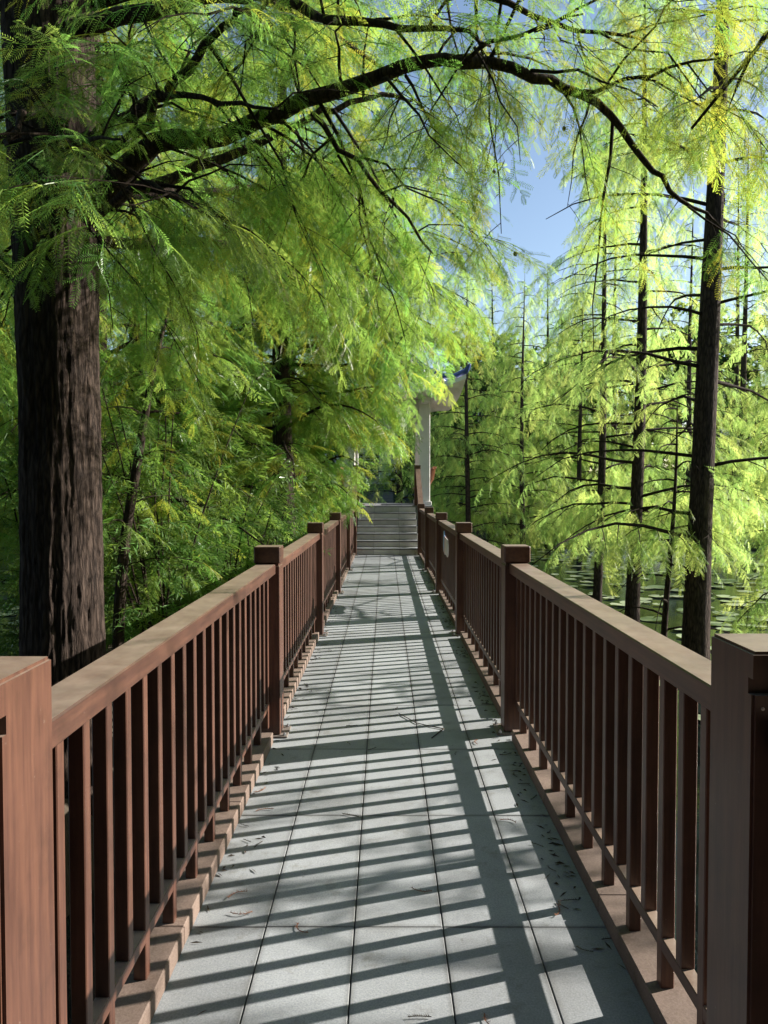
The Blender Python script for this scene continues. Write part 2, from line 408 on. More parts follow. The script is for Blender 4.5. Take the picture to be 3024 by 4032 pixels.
def bolt_mesh(r, h, m):
    bm = bmesh.new(); bmesh.ops.create_cone(bm, segments=6, radius1=r, radius2=r * 0.92, depth=h, cap_ends=True, matrix=Matrix.Translation((0, 0, h / 2)))
    bmesh.ops.create_cone(bm, segments=8, radius1=r * 0.5, radius2=r * 0.45, depth=h * 0.8, cap_ends=True, matrix=Matrix.Translation((0, 0, h * 1.3)))
    me = bpy.data.meshes.new('bolt'); bm.to_mesh(me); bm.free(); me.materials.append(m); return me
bolt_me = bolt_mesh(0.011, 0.011, M_STEEL); screw_me = bolt_mesh(0.004, 0.002, M_STEEL)
RX = 0.7575; PX = 0.7505
SIDE = {-1: 'left', 1: 'right'}
ORD = ['second', 'third', 'fourth', 'fifth', 'sixth']
BAL_L = box(-0.019, 0.019, -0.019, 0.019, 0.064, 0.982, M_WOODV, 0.0025)
BAL_S = box(-0.019, 0.019, -0.019, 0.019, 0.213, 0.982, M_WOODV, 0.0025)
def panel(side, ya, yb, label):
    x = CX + side * RX; ym = (ya + yb) / 2; L = yb - ya
    e = empty('balustrade', (x, ym, 0), label, 'railing', 'railing panels along the bridge')
    link('top_rail', box(-0.0575, 0.0575, -L / 2, L / 2, 0.978, 1.038, M_WOODH, 0.004), e)
    link('bottom_rail', box(-0.0185, 0.0185, -L / 2, L / 2, 0.175, 0.214, M_WOODH, 0.0025), e)
    n_ = round(L / 0.1425); st = L / n_
    for k in range(n_):
        link('baluster', BAL_L if k % 2 else BAL_S, e, (0, -L / 2 + 0.04 + k * (L - 0.08) / (n_ - 1), 0))
    return e
post(-0.725, sum(EL) / 2, 0.2, 1.178, 'thick lit brown end post at the lower left corner', 'railing posts', True)
post(0.82, sum(ER) / 2, 0.2, 1.172, 'thick shaded brown end post at the lower right corner', 'railing posts', True)
for side, posts, e in ((-1, LPOST, EL), (1, RPOST, ER)):
    prev = e[1]; pn_ = 'thick end post'
    for k, p in enumerate(posts):
        nm = '%s post' % ORD[k]
        post(CX + side * PX, p, 0.15, 1.142, 'brown capped railing post, %s along the %s side counting from the thick end post' % (ORD[k], SIDE[side]), 'railing posts')
        panel(side, prev, p - 0.075, 'brown %s side railing panel between the %s and the %s' % (SIDE[side], pn_, nm))
        prev = p + 0.075; pn_ = nm
for side in (-1, 1):  # unseen railing added behind the camera, keeping sun off the deck there
    for ya, yb, w_ in ((-1.95, (EL if side < 0 else ER)[0], 'just behind'), (-5.1, -2.1, 'well behind')):
        panel(side, ya, yb, 'unseen brown %s side railing panel added %s the viewpoint' % (SIDE[side], w_))
    post(CX + side * PX, -2.025, 0.15, 1.142, 'unseen brown capped railing post added on the %s behind the viewpoint' % SIDE[side], 'railing posts')
# stair railings
TOPY = 19.12
for side in (-1, 1):
    x = CX + side * RX; ya = 17.205; yb = TOPY - 0.075; L = yb - ya; sl = 0.505
    e = empty('stair_railing', (x, ya, 0), 'sloping brown railing up the %s side of the pale steps' % SIDE[side], 'railing', 'sloping stair railings')
    link('top_rail', prism('rail', [(0, 0.978), (L, 0.978 + L * sl), (L, 1.038 + L * sl), (0, 1.038)], 'x', -0.0575, 0.0575, M_WOODH), e)
    link('bottom_rail', prism('rail', [(0, 0.175), (L, 0.175 + L * sl), (L, 0.214 + L * sl), (0, 0.214)], 'x', -0.0185, 0.0185, M_WOODH), e)
    for k in range(13):
        yy = 0.07 + k * (L - 0.14) / 12
        link('baluster', box(-0.019, 0.019, -0.019, 0.019, 0.2, 0.99, M_WOODV, 0.0025), e, (0, yy, yy * sl))
    post(CX + side * PX, TOPY, 0.15, 1.0, 'brown capped post at the head of the steps on the %s' % SIDE[side], 'railing posts', False, 1.05)

# sign hung on the right railing
sg = [(-0.36, 0.05), (-0.30, 0.0), (-0.12, 0.015), (0.1, 0.0), (0.3, 0.03), (0.36, 0.10), (0.34, 0.2), (0.3, 0.29), (0.22, 0.30), (0.17, 0.24), (0.08, 0.235), (-0.1, 0.225), (-0.3, 0.215), (-0.37, 0.15)]
m, t, n, l, o = mat('printed cut-out board')
oc = coords(n, 'Object'); sp = n.new('ShaderNodeSeparateXYZ'); l.new(oc, sp.inputs[0])
nn = noise(n, l, oc, 9, 3, 0.6)
q = math_n(n, l, 'ADD', math_n(n, l, 'MULTIPLY', sp.outputs[1], 1.3), math_n(n, l, 'ADD', sp.outputs[2], math_n(n, l, 'MULTIPLY', nn.outputs['Fac'], 0.18)))
rr_ = ramp(n, [(0.0, (0.9, 0.87, 0.87)), (0.18, (0.88, 0.8, 0.8)), (0.34, (0.85, 0.6, 0.6)), (0.48, (0.5, 0.6, 0.88)), (0.62, (0.3, 0.55, 0.9))]); l.new(q, rr_.inputs[0])
pbsdf(n, l, o, rr_.outputs[0], 0.4)
so = link('cut_out_sign', prism('sign', sg, 'x', -0.006, 0.006, m), loc=(CX + RX - 0.028, 9.92, 0.63))
tag(so, 'blue and pink cut-out sign board hung on the right railing', 'sign')

# ------------------------------------------------------------------ pavilion at the head of the steps
PZ = 1.05
plat = link('pavilion_platform', box(-1.12, 1.12, 19.12, 22.4, -0.3, PZ - 0.03, M_CONC, 0.01), loc=(CX, 0, 0))
tag(plat, 'raised pavilion platform at the head of the steps', None, None, 'structure')
for i in range(6):
    for j in range(4):
        a = -1.118 + i * 2.236 / 6; b = 19.02 + j * 0.845
        link('floor_tile', box(0.0015, 2.236 / 6 - 0.0015, 0.0015, 0.8435, -0.03, 0, M_TILE, 0.003), plat, (a, b, PZ))
pav = empty('pavilion', (CX, 20.9, PZ), 'white pavilion with square columns and upturned tiled roof beyond the steps', 'pavilion')
for sx2 in (-1, 1):
    for yy in (-1.15, 1.25):
        link('column', box(-0.14, 0.14, -0.14, 0.14, 0, 2.85, M_WHITE, 0.012), pav, (sx2 * 0.95, yy, 0))
        link('column_base', box(-0.18, 0.18, -0.18, 0.18, 0.0, 0.1, M_STEP, 0.012), pav, (sx2 * 0.95, yy, 0.002))
    link('side_beam', box(-0.09, 0.09, -1.95, 2.05, 2.55, 2.8, M_WHITE, 0.01), pav, (sx2 * 0.95, 0, 0.003))
for yy, mm in ((-1.15, M_WHITE), (1.25, M_CREAM)):
    link('cross_beam', box(-0.95, 0.95, -0.08, 0.08, 2.42, 2.66, mm, 0.01), pav, (0, yy, 0))
    for s in (-1, 1):
        pr_ = [(s * 0.81, 2.0), (s * 0.81, 2.42), (s * 0.25, 2.42), (s * 0.3, 2.36), (s * 0.45, 2.34), (s * 0.5, 2.26), (s * 0.66, 2.22), (s * 0.7, 2.1)]
        link('bracket', prism('bracket', pr_, 'y', yy - 0.05, yy + 0.05, M_CREAM if yy > 0 else M_WHITE), pav)
# hipped roof: a curved sheet with upturned corners, a soffit below and tile rows above
def roof_pt(u, v, dz=0.0):
    hx, hy = 1.78, 3.1
    r = max(abs(u), abs(v))
    up = 0.32 * (abs(u) * abs(v)) ** 3
    return (u * hx * (1 + 0.04 * up), v * hy * (1 + 0.04 * up), 2.72 + 1.75 * (1 - r) ** 1.35 + up + dz)
N = 24
rv_, rf_ = [], []
for lay, dz in ((0, 0.0), (1, -0.09)):
    for j in range(N + 1):
        for i in range(N + 1):
            q_ = Vector(roof_pt(-1 + 2 * i / N, -1 + 2 * j / N, dz))
            if lay: q_.z = 2.63 + 0.1 * (1 - max(abs(-1 + 2 * i / N), abs(-1 + 2 * j / N))) + 0.32 * (abs(-1 + 2 * i / N) * abs(-1 + 2 * j / N)) ** 3
            rv_.append(q_)
K = (N + 1) ** 2
for j in range(N):
    for i in range(N):
        a = j * (N + 1) + i
        rf_.append((a, a + 1, a + N + 2, a + N + 1)); rf_.append((K + a, K + a + N + 1, K + a + N + 2, K + a + 1))
for i in range(N):
    for a, b in ((i, i + 1), ((N) * (N + 1) + i + 1, (N) * (N + 1) + i), ((i + 1) * (N + 1), i * (N + 1)), (i * (N + 1) + N, (i + 1) * (N + 1) + N)):
        rf_.append((a, K + a, K + b, b))
roof = link('roof', new_mesh('roof', rv_, rf_, M_WHITE, False), pav)
for k in range(15):
    u = -0.98 + 1.96 * k / 14
    for sgn in (-1, 1):
        T = Tubes(); pts = [roof_pt(u, sgn * (abs(u) + (1 - abs(u)) * q / 5), 0.03) for q in range(6)]
        if abs(u) < 0.97: T.add(pts, [0.045] * 6, 6); link('tile_row', T.mesh('tile_row', M_BLUET), roof)
    v = u
    for sgn in (-1, 1):
        T = Tubes(); pts = [roof_pt(sgn * (abs(v) + (1 - abs(v)) * q / 5), v, 0.03) for q in range(6)]
        if abs(v) < 0.97: T.add(pts, [0.045] * 6, 6); link('tile_row', T.mesh('tile_row', M_BLUET), roof)
for a in (-1, 1):
    for b in (-1, 1):
        T = Tubes(); T.add([roof_pt(a * q / 8, b * q / 8, 0.07) for q in range(9)] + [tuple(Vector(roof_pt(a, b, 0.16)) + Vector((a * 0.08, b * 0.1, 0.05)))], [0.07] * 9 + [0.03], 6)
        link('hip_ridge', T.mesh('hip_ridge', M_BLUET), roof)
for s in (-1, 1):                                                    # leaning seat backs on the open sides
    e = empty('bench_back', (CX + s * 0.95, 19.9, PZ), 'orange brown slatted seat back on the %s of the pavilion' % SIDE[s], 'bench', 'pavilion seat backs')
    link('seat', box(-0.2 if s > 0 else -0.1, 0.1 if s > 0 else 0.2, 0.02, 2.1, 0.4, 0.46, M_WOODO, 0.006), e)
    link('seat_support', box(-0.05, 0.05, 0.05, 2.05, 0, 0.4, M_WOODO, 0.005), e)
    link('back_rail', box(-0.045, 0.045, 0.0, 2.1, 0.93, 0.99, M_WOODO, 0.006), e, (s * 0.28, 0, 0))
    for k in range(18):
        yy = 0.06 + k * 0.116
        link('slat', prism('slat', [(s * 0.08, 0.44), (s * 0.12, 0.44), (s * 0.26, 0.66), (s * 0.31, 0.94), (s * 0.27, 0.94), (s * 0.22, 0.68)], 'y', yy, yy + 0.03, M_WOODO), e)

# ------------------------------------------------------------------ far bank: second flight, wall, building
fs = link('far_stairs', prism('far_core', [(43.0, -0.4)] + [q for k in range(9) for q in ((43.0 + 0.3 * k, 0.15 * k), (43.0 + 0.3 * k, 0.15 * (k + 1)))] + [(47, 1.35), (47, -0.4)], 'x', -0.72, 0.72, M_CONC), loc=(-0.25, 0, 0))
tag(fs, 'distant grey flight of steps seen through the pavilion', None, None, 'structure')
for k in range(9):
    link('tread_stone', box(-0.75, 0.75, -0.03, 0.3, 0.005, 0.035, M_TILE, 0.004), fs, (0, 43.0 + 0.3 * k, 0.15 * k + 0.12))
fw = empty('retaining_wall', (0, 48.2, 0), 'grey green retaining wall with dark coping behind the distant steps', 'wall')
link('wall_face', box(-9, 9, 0, 0.35, -0.2, 1.62, M_TEAL, 0.01), fw); link('coping', box(-9.05, 9.05, -0.06, 0.41, 1.62, 1.74, M_DARKMETAL, 0.01), fw)
def facade(name, label, x0, x1, y, h, mat_, cols, rows, z0=0.0):
    e = empty(name, ((x0 + x1) / 2, y, z0), label, 'building')
    W = x1 - x0; cw = W / cols; rh = h / rows
    ww, wh = cw * 0.55, rh * 0.52
    for r_ in range(rows + 1):                                     # wall bands and piers leave real openings
        lo = 0 if r_ == 0 else r_ * rh - (rh - wh) * 0.45; hi = h if r_ == rows else r_ * rh + (rh - wh) * 0.55
        if r_ == 0: lo = -0.5
        link('wall', box(-W / 2, W / 2, 0, 0.3, lo, hi, mat_, 0), e)
    for r_ in range(rows):
        lo = r_ * rh + (rh - wh) * 0.55; hi = (r_ + 1) * rh - (rh - wh) * 0.45
        for c in range(cols + 1):
            a = -W / 2 if c == 0 else -W / 2 + c * cw - (cw - ww) / 2; b = W / 2 if c == cols else -W / 2 + c * cw + (cw - ww) / 2
            link('wall', box(a, b, 0.001, 0.299, lo, hi, mat_, 0), e)
        for c in range(cols):
            a = -W / 2 + c * cw + (cw - ww) / 2; b = a + ww
            wn = link('window', box(a, b, 0.16, 0.18, lo, hi, M_GLASS, 0), e)
            T = [(a, a + 0.06, lo, hi), (b - 0.06, b, lo, hi), (a + 0.06, b - 0.06, lo, lo + 0.06), (a + 0.06, b - 0.06, hi - 0.06, hi), ((a + b) / 2 - 0.03, (a + b) / 2 + 0.03, lo + 0.06, hi - 0.06)]
            for q_ in T: link('frame', box(q_[0], q_[1], 0.1, 0.159, q_[2], q_[3], M_FRAME, 0), wn)
            if r_ < 1:
                nb = 9
                for q_ in range(nb):
                    zz = lo + 0.1 + q_ * (hi - lo - 0.2) / (nb - 1)
                    link('grille_bar', box(a, b, 0.02, 0.045, zz - 0.012, zz + 0.012, M_FRAME, 0), wn)
            link('sill', box(a - 0.08, b + 0.08, -0.1, 0.1, lo - 0.08, lo, mat_, 0), wn)
    link('roof', box(-W / 2 - 0.3, W / 2 + 0.3, -0.3, 8, h, h + 0.3, M_CONC, 0.02), e)
    for a in (-W / 2, W / 2 - 0.3): link('side_wall', box(a, a + 0.3, 0.3, 7.9, -0.5, h, mat_, 0), e)
    link('rear_wall', box(-W / 2, W / 2, 7.6, 7.9, -0.5, h - 0.003, mat_, 0), e)
    return e
facade('building', 'grey white building with barred windows behind the pavilion', -11, 12, 52, 6.6, M_FACADE, 6, 2, 1.3)
facade('building', 'pale building glimpsed over the pond at the right', 24, 44, 54, 7, M_FACADE2, 7, 2, 0.2)
facade('building', 'pale bluish building glimpsed over the pond at the left edge', -42, -20, 46, 6.6, M_FACADE2, 7, 2, 0.2)
# dark railing and planting before the far wall
fr_ = empty('garden_railing', (2.0, 41.0, 0), 'dark metal garden railing beside the distant steps', 'railing')
for a in range(4): link('post', box(-0.1, 0.1, -0.1, 0.1, -0.1, 1.45, M_DARKMETAL, 0.01), fr_, (-0.9 + a * 1.1, 0, 0))
for zz in (0.4, 1.1): link('rail', box(-0.8, 2.3, -0.03, 0.03, zz, zz + 0.08, M_DARKMETAL, 0.005), fr_)

# ------------------------------------------------------------------ foliage sprays (shared meshes) and the crowns that carry them
def needle_shoot(V, F, p0, d, nrm, L, npair, nl, nw, rng, stem=True, curl=0.25):
    """one flat feathery shoot: a thin stem with two rows of needles"""
    side = d.cross(nrm).normalized()
    for i in range(npair):
        t = (i + 0.5) / npair
        c = p0 + d * (L * t) - nrm * (curl * L * t * t)
        ln = nl * (0.55 + 1.3 * t * (1 - t) * 1.6) * rng.uniform(0.85, 1.1)
        for s in (-1, 1):
            dd = (side * s * 0.86 + d * 0.5 - nrm * rng.uniform(0.0, 0.35)).normalized()
            wv_ = d * nw
            b = len(V)
            V += [c, c + dd * ln * 0.5 + wv_, c + dd * ln, c + dd * ln * 0.5 - wv_]
            F.append((b, b + 1, b + 2, b + 3))
    if stem:
        b = len(V); e = p0 + d * L - nrm * curl * L
        V += [p0 + side * 0.0012, p0 - side * 0.0012, e]; F.append((b, b + 1, b + 2))
def spray_mesh(seed, L=0.36, nsh=15, sh=0.12, npair=12, nl=0.017, nw=0.0021, droop=0.35, m=None, hang=0.35):
    rng = random.Random(seed); V, F = [], []
    X = Vector((1, 0, 0)); Z = Vector((0, 0, 1)); Yv = Vector((0, 1, 0))
    def axis(t): return Vector((L * t, 0.03 * math.sin(3 * t + seed), -droop * L * t * t))
    for i in range(nsh):
        t = 0.08 + 0.92 * i / (nsh - 1)
        p = axis(t); s = 1 if i % 2 else -1
        ang = R(rng.uniform(35, 65)) * (1 - 0.75 * (t > 0.97))
        d = (X * math.cos(ang) + Yv * s * math.sin(ang) - Z * rng.uniform(hang * 0.3, hang * 1.7)).normalized()
        nr = (Z + Vector((rng.uniform(-.5, .5), rng.uniform(-.5, .5), 0))).normalized(); nr = (nr - d * nr.dot(d)).normalized()
        needle_shoot(V, F, p, d, nr, sh * rng.uniform(0.7, 1.2) * (1.05 - 0.35 * t), npair, nl, nw, rng)
    for i in range(6):
        a, b_ = axis(i / 6), axis((i + 1) / 6); k = len(V); w_ = 0.0022 * (1 - i / 8)
        V += [a + Yv * w_, a - Yv * w_, b_ - Yv * w_, b_ + Yv * w_]; F.append((k, k + 1, k + 2, k + 3))
        V += [a + Z * w_, a - Z * w_, b_ - Z * w_, b_ + Z * w_]; F.append((k + 4, k + 5, k + 6, k + 7))
    return new_mesh('spray', V, F, m)
def leaf_spray(seed, L, n_, ll, lw, m, droop=0.3):
    rng = random.Random(seed); V, F = [], []
    for i in range(n_):
        t = (i + 1) / n_; p = Vector((L * t, 0.02 * math.sin(4 * t), -droop * L * t * t)); s = 1 if i % 2 else -1
        d = Vector((rng.uniform(0.3, 0.9), s * rng.uniform(0.4, 1), rng.uniform(-0.7, 0.35))).normalized()
        nr = Vector((rng.uniform(-.6, .6), rng.uniform(-.6, .6), 1)); nr = (nr - d * nr.dot(d)).normalized(); sd_ = d.cross(nr)
        l_ = ll * rng.uniform(0.7, 1.2); w_ = lw * rng.uniform(0.8, 1.2); b = len(V)
        V += [p, p + d * l_ * 0.35 + sd_ * w_, p + d * l_ * 0.35 - sd_ * w_, p + d * l_ * 0.4 - nr * w_ * 0.25, p + d * l_ - nr * l_ * 0.15]
        F += [(b, b + 1, b + 3), (b + 1, b + 4, b + 3), (b, b + 3, b + 2), (b + 3, b + 4, b + 2)]
    k = len(V); V += [Vector((0, 0.002, 0)), Vector((0, -0.002, 0)), Vector((L, 0, -droop * L))]; F.append((k, k + 1, k + 2))
    return new_mesh('leaf_spray', V, F, m)
def source_set(name, meshes): return [bpy.data.objects.new(name + '_source', me) for me in meshes]
S_NEAR = source_set('near', [spray_mesh(s, 0.26, 10, 0.115, 10, 0.022, 0.0022, 0.2, M_LEAF, 0.22) for s in range(4)] + [spray_mesh(9, 0.26, 10, 0.115, 10, 0.022, 0.0022, 0.2, M_LEAFY, 0.22)])
S_NEARY = source_set('neary', [spray_mesh(s, 0.26, 10, 0.115, 10, 0.022, 0.0022, 0.2, M_LEAFY, 0.22) for s in range(20, 23)] + [spray_mesh(24, 0.26, 10, 0.115, 10, 0.022, 0.0022, 0.2, M_LEAF, 0.22)])
S_MID = source_set('mid', [spray_mesh(s, 0.38, 21, 0.105, 7, 0.0165, 0.0042, 0.2, M_LEAF, 0.2) for s in range(30, 33)] + [spray_mesh(34, 0.38, 21, 0.105, 7, 0.0165, 0.0042, 0.2, M_LEAFY, 0.2)])
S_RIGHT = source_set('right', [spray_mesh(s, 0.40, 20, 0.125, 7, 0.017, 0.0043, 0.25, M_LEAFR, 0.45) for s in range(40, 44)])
S_FAR = source_set('far', [spray_mesh(s, 0.8, 13, 0.34, 5, 0.06, 0.016, 0.4, M_LEAF, 0.6) for s in range(50, 53)])
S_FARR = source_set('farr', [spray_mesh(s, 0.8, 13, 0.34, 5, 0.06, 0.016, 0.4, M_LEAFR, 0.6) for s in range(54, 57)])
S_BROAD = source_set('broad', [leaf_spray(s, 0.9, 26, 0.24, 0.075, M_LEAFD) for s in range(60, 63)])
S_SHRUB = source_set('shrub', [leaf_spray(s, 0.36, 18, 0.085, 0.0085, M_LEAFS, 0.4) for s in range(70, 74)])

def instancer(sources):
    g = bpy.data.node_groups.new('spray scatter', 'GeometryNodeTree')
    g.interface.new_socket('Geometry', in_out='INPUT', socket_type='NodeSocketGeometry')
    g.interface.new_socket('Geometry', in_out='OUTPUT', socket_type='NodeSocketGeometry')
    n, l = g.nodes, g.links
    gi, go = n.new('NodeGroupInput'), n.new('NodeGroupOutput')
    jn = n.new('GeometryNodeJoinGeometry')
    for s in reversed(sources):
        oi = n.new('GeometryNodeObjectInfo'); oi.inputs['Object'].default_value = s; oi.inputs['As Instance'].default_value = True
        l.new(oi.outputs['Geometry'], jn.inputs[0])
    ip = n.new('GeometryNodeInstanceOnPoints'); ip.inputs['Pick Instance'].default_value = True
    def at(name, typ):
        a = n.new('GeometryNodeInputNamedAttribute'); a.data_type = typ; a.inputs['Name'].default_value = name; return a.outputs['Attribute']
    l.new(gi.outputs[0], ip.inputs['Points']); l.new(jn.outputs[0], ip.inputs['Instance'])
    l.new(at('rot', 'FLOAT_VECTOR'), ip.inputs['Rotation']); l.new(at('scl', 'FLOAT'), ip.inputs['Scale']); l.new(at('pick', 'INT'), ip.inputs['Instance Index'])
    l.new(ip.outputs[0], go.inputs[0])
    return g
GROUPS = {}
def foliage(name, pts, sources, parent, seed=0):
    """pts: list of (position, direction, scale); one spray each"""
    rng = random.Random(seed)
    me = bpy.data.meshes.new(name); me.from_pydata([tuple(p[0]) for p in pts], [], []); me.update()
    rot = np.zeros((len(pts), 3), np.float32); scl = np.zeros(len(pts), np.float32); pk = np.zeros(len(pts), np.int32)
    for i, (p, d, s) in enumerate(pts):
        d = d.normalized(); z = Vector((rng.gauss(0, 0.35), rng.gauss(0, 0.35), 1.0))
        y_ = z.cross(d)
        if y_.length < 0.05: y_ = Vector((rng.uniform(-1, 1), rng.uniform(-1, 1), 0)).cross(d)
        y_.normalize(); z = d.cross(y_)
        e = Matrix((d, y_, z)).transposed().to_euler()
        rot[i] = e; scl[i] = s; pk[i] = rng.randrange(len(sources))
    a = me.attributes.new('rot', 'FLOAT_VECTOR', 'POINT'); a.data.foreach_set('vector', rot.ravel())
    a = me.attributes.new('scl', 'FLOAT', 'POINT'); a.data.foreach_set('value', scl)
    a = me.attributes.new('pick', 'INT', 'POINT'); a.data.foreach_set('value', pk)
    o = link(name, me, parent); o['kind'] = 'stuff'
    key = sources[0].name
    if key not in GROUPS: GROUPS[key] = instancer(sources)
    md = o.modifiers.new('scatter', 'NODES'); md.node_group = GROUPS[key]
    return o

def trunk_mesh(pts, rad, seed, k=24, rough=0.06, step=0.12):
    """tapering trunk with fissured, stringy bark relief"""
    from mathutils import noise as mn
    rng = random.Random(seed); P_ = [Vector(p) for p in pts]
    tot = sum((b - a).length for a, b in zip(P_, P_[1:])); n_ = max(6, int(tot / step))
    cum = [0]
    for a, b in zip(P_, P_[1:]): cum.append(cum[-1] + (b - a).length)
    V, F = [], []; off = Vector((seed * 3.7, seed * 1.3, 0)); fine = k > 60
    for i in range(n_ + 1):
        s = tot * i / n_; j = max(q for q in range(len(cum)) if cum[q] <= s + 1e-9); j = min(j, len(P_) - 2)
        f = (s - cum[j]) / (cum[j + 1] - cum[j]); c = P_[j].lerp(P_[j + 1], f); r = rad[j] * (1 - f) + rad[j + 1] * f
        for q in range(k):
            a = 2 * math.pi * q / k; ca, sa = math.cos(a), math.sin(a)
            h = 0.8 * mn.noise(Vector((ca * 1.6, sa * 1.6, s * 0.35)) + off) + 0.5 * mn.noise(Vector((ca * 4, sa * 4, s * 0.9)) + off)
            if fine:
                h += 0.9 * (0.5 - abs(mn.noise(Vector((ca * 7.5, sa * 7.5, s * 1.7)) + off))) + 0.5 * (0.4 - abs(mn.noise(Vector((ca * 15, sa * 15, s * 4.5)) + off))) + 0.25 * mn.noise(Vector((ca * 28, sa * 28, s * 14)) + off)
            else: h += rng.uniform(-0.3, 0.3)
            d = 1 + rough * h
            V.append((c.x + r * d * ca, c.y + r * d * sa, c.z))
    for i in range(n_):
        for q in range(k):
            F.append((i * k + q, i * k + (q + 1) % k, (i + 1) * k + (q + 1) % k, (i + 1) * k + q))
    F.append(tuple(n_ * k + q for q in range(k)))
    return new_mesh('trunk', V, F, M_BARK, True)

def branchlets(T, S, pts, rng, r0, twig=(0.25, 0.6), step=0.16, start=0.2, sstep=0.12, sscale=(0.8, 1.2), down=0.6, droop=0.35, keep=None, fan=True, dens=1.0):
    """side twigs off a branch polyline, and sprays along them"""
    P_ = [Vector(p) for p in pts]; cum = [0]
    for a, b in zip(P_, P_[1:]): cum.append(cum[-1] + (b - a).length)
    tot = cum[-1]; s = tot * start; side = 1
    while s < tot:
        j = max(q for q in range(len(cum)) if cum[q] <= s); j = min(j, len(P_) - 2)
        f = (s - cum[j]) / max(1e-6, cum[j + 1] - cum[j]); c = P_[j].lerp(P_[j + 1], f); d = (P_[j + 1] - P_[j]).normalized()
        u = s / tot; side = -side
        hz = d.cross(Vector((0, 0, 1)))
        if hz.length < 0.2: hz = Vector((rng.uniform(-1, 1), rng.uniform(-1, 1), 0))
        hz.normalize()
        L = rng.uniform(*twig) * (1.0 - 0.55 * u)
        td = (d * rng.uniform(0.35, 0.9) + hz * side * rng.uniform(0.6, 1.1) + Vector((0, 0, rng.uniform(-0.45, 0.25)))).normalized()
        tp = [c, c + td * L * 0.5 + Vector((0, 0, -droop * L * 0.2)), c + td * L + Vector((0, 0, -droop * L * 0.8))]
        if keep is None or keep(tp[2]):
            T.add(tp, [max(0.0022, r0 * 0.35 * (1 - u * 0.6)), max(0.0018, r0 * 0.2), 0.0012], 4)
            m_ = max(1, int(L / sstep))
            for q in range(m_):
                if rng.random() > dens: continue
                g = (q + 0.7) / m_; pp = tp[0].lerp(tp[1], g * 2) if g < 0.5 else tp[1].lerp(tp[2], g * 2 - 1)
                sd2 = 1 if q % 2 else -1
                dv = (td * rng.uniform(0.5, 1.0) + td.cross(Vector((0, 0, 1))) * sd2 * rng.uniform(0.0, 0.8) + Vector((0, 0, -down * rng.uniform(0.5, 1.6)))).normalized()
                if keep is None or keep(pp + dv * 0.3): S.append((pp, dv, rng.uniform(*sscale)))
            if rng.random() < dens: S.append((tp[2], (td + Vector((0, 0, -down * 0.7))).normalized(), rng.uniform(*sscale)))
        s += step * rng.uniform(0.7, 1.3)
    if rng.random() < dens + 0.2 and (keep is None or keep(P_[-1])): S.append((P_[-1], (P_[-1] - P_[-2]).normalized() + Vector((0, 0, -0.3)), rng.uniform(*sscale)))

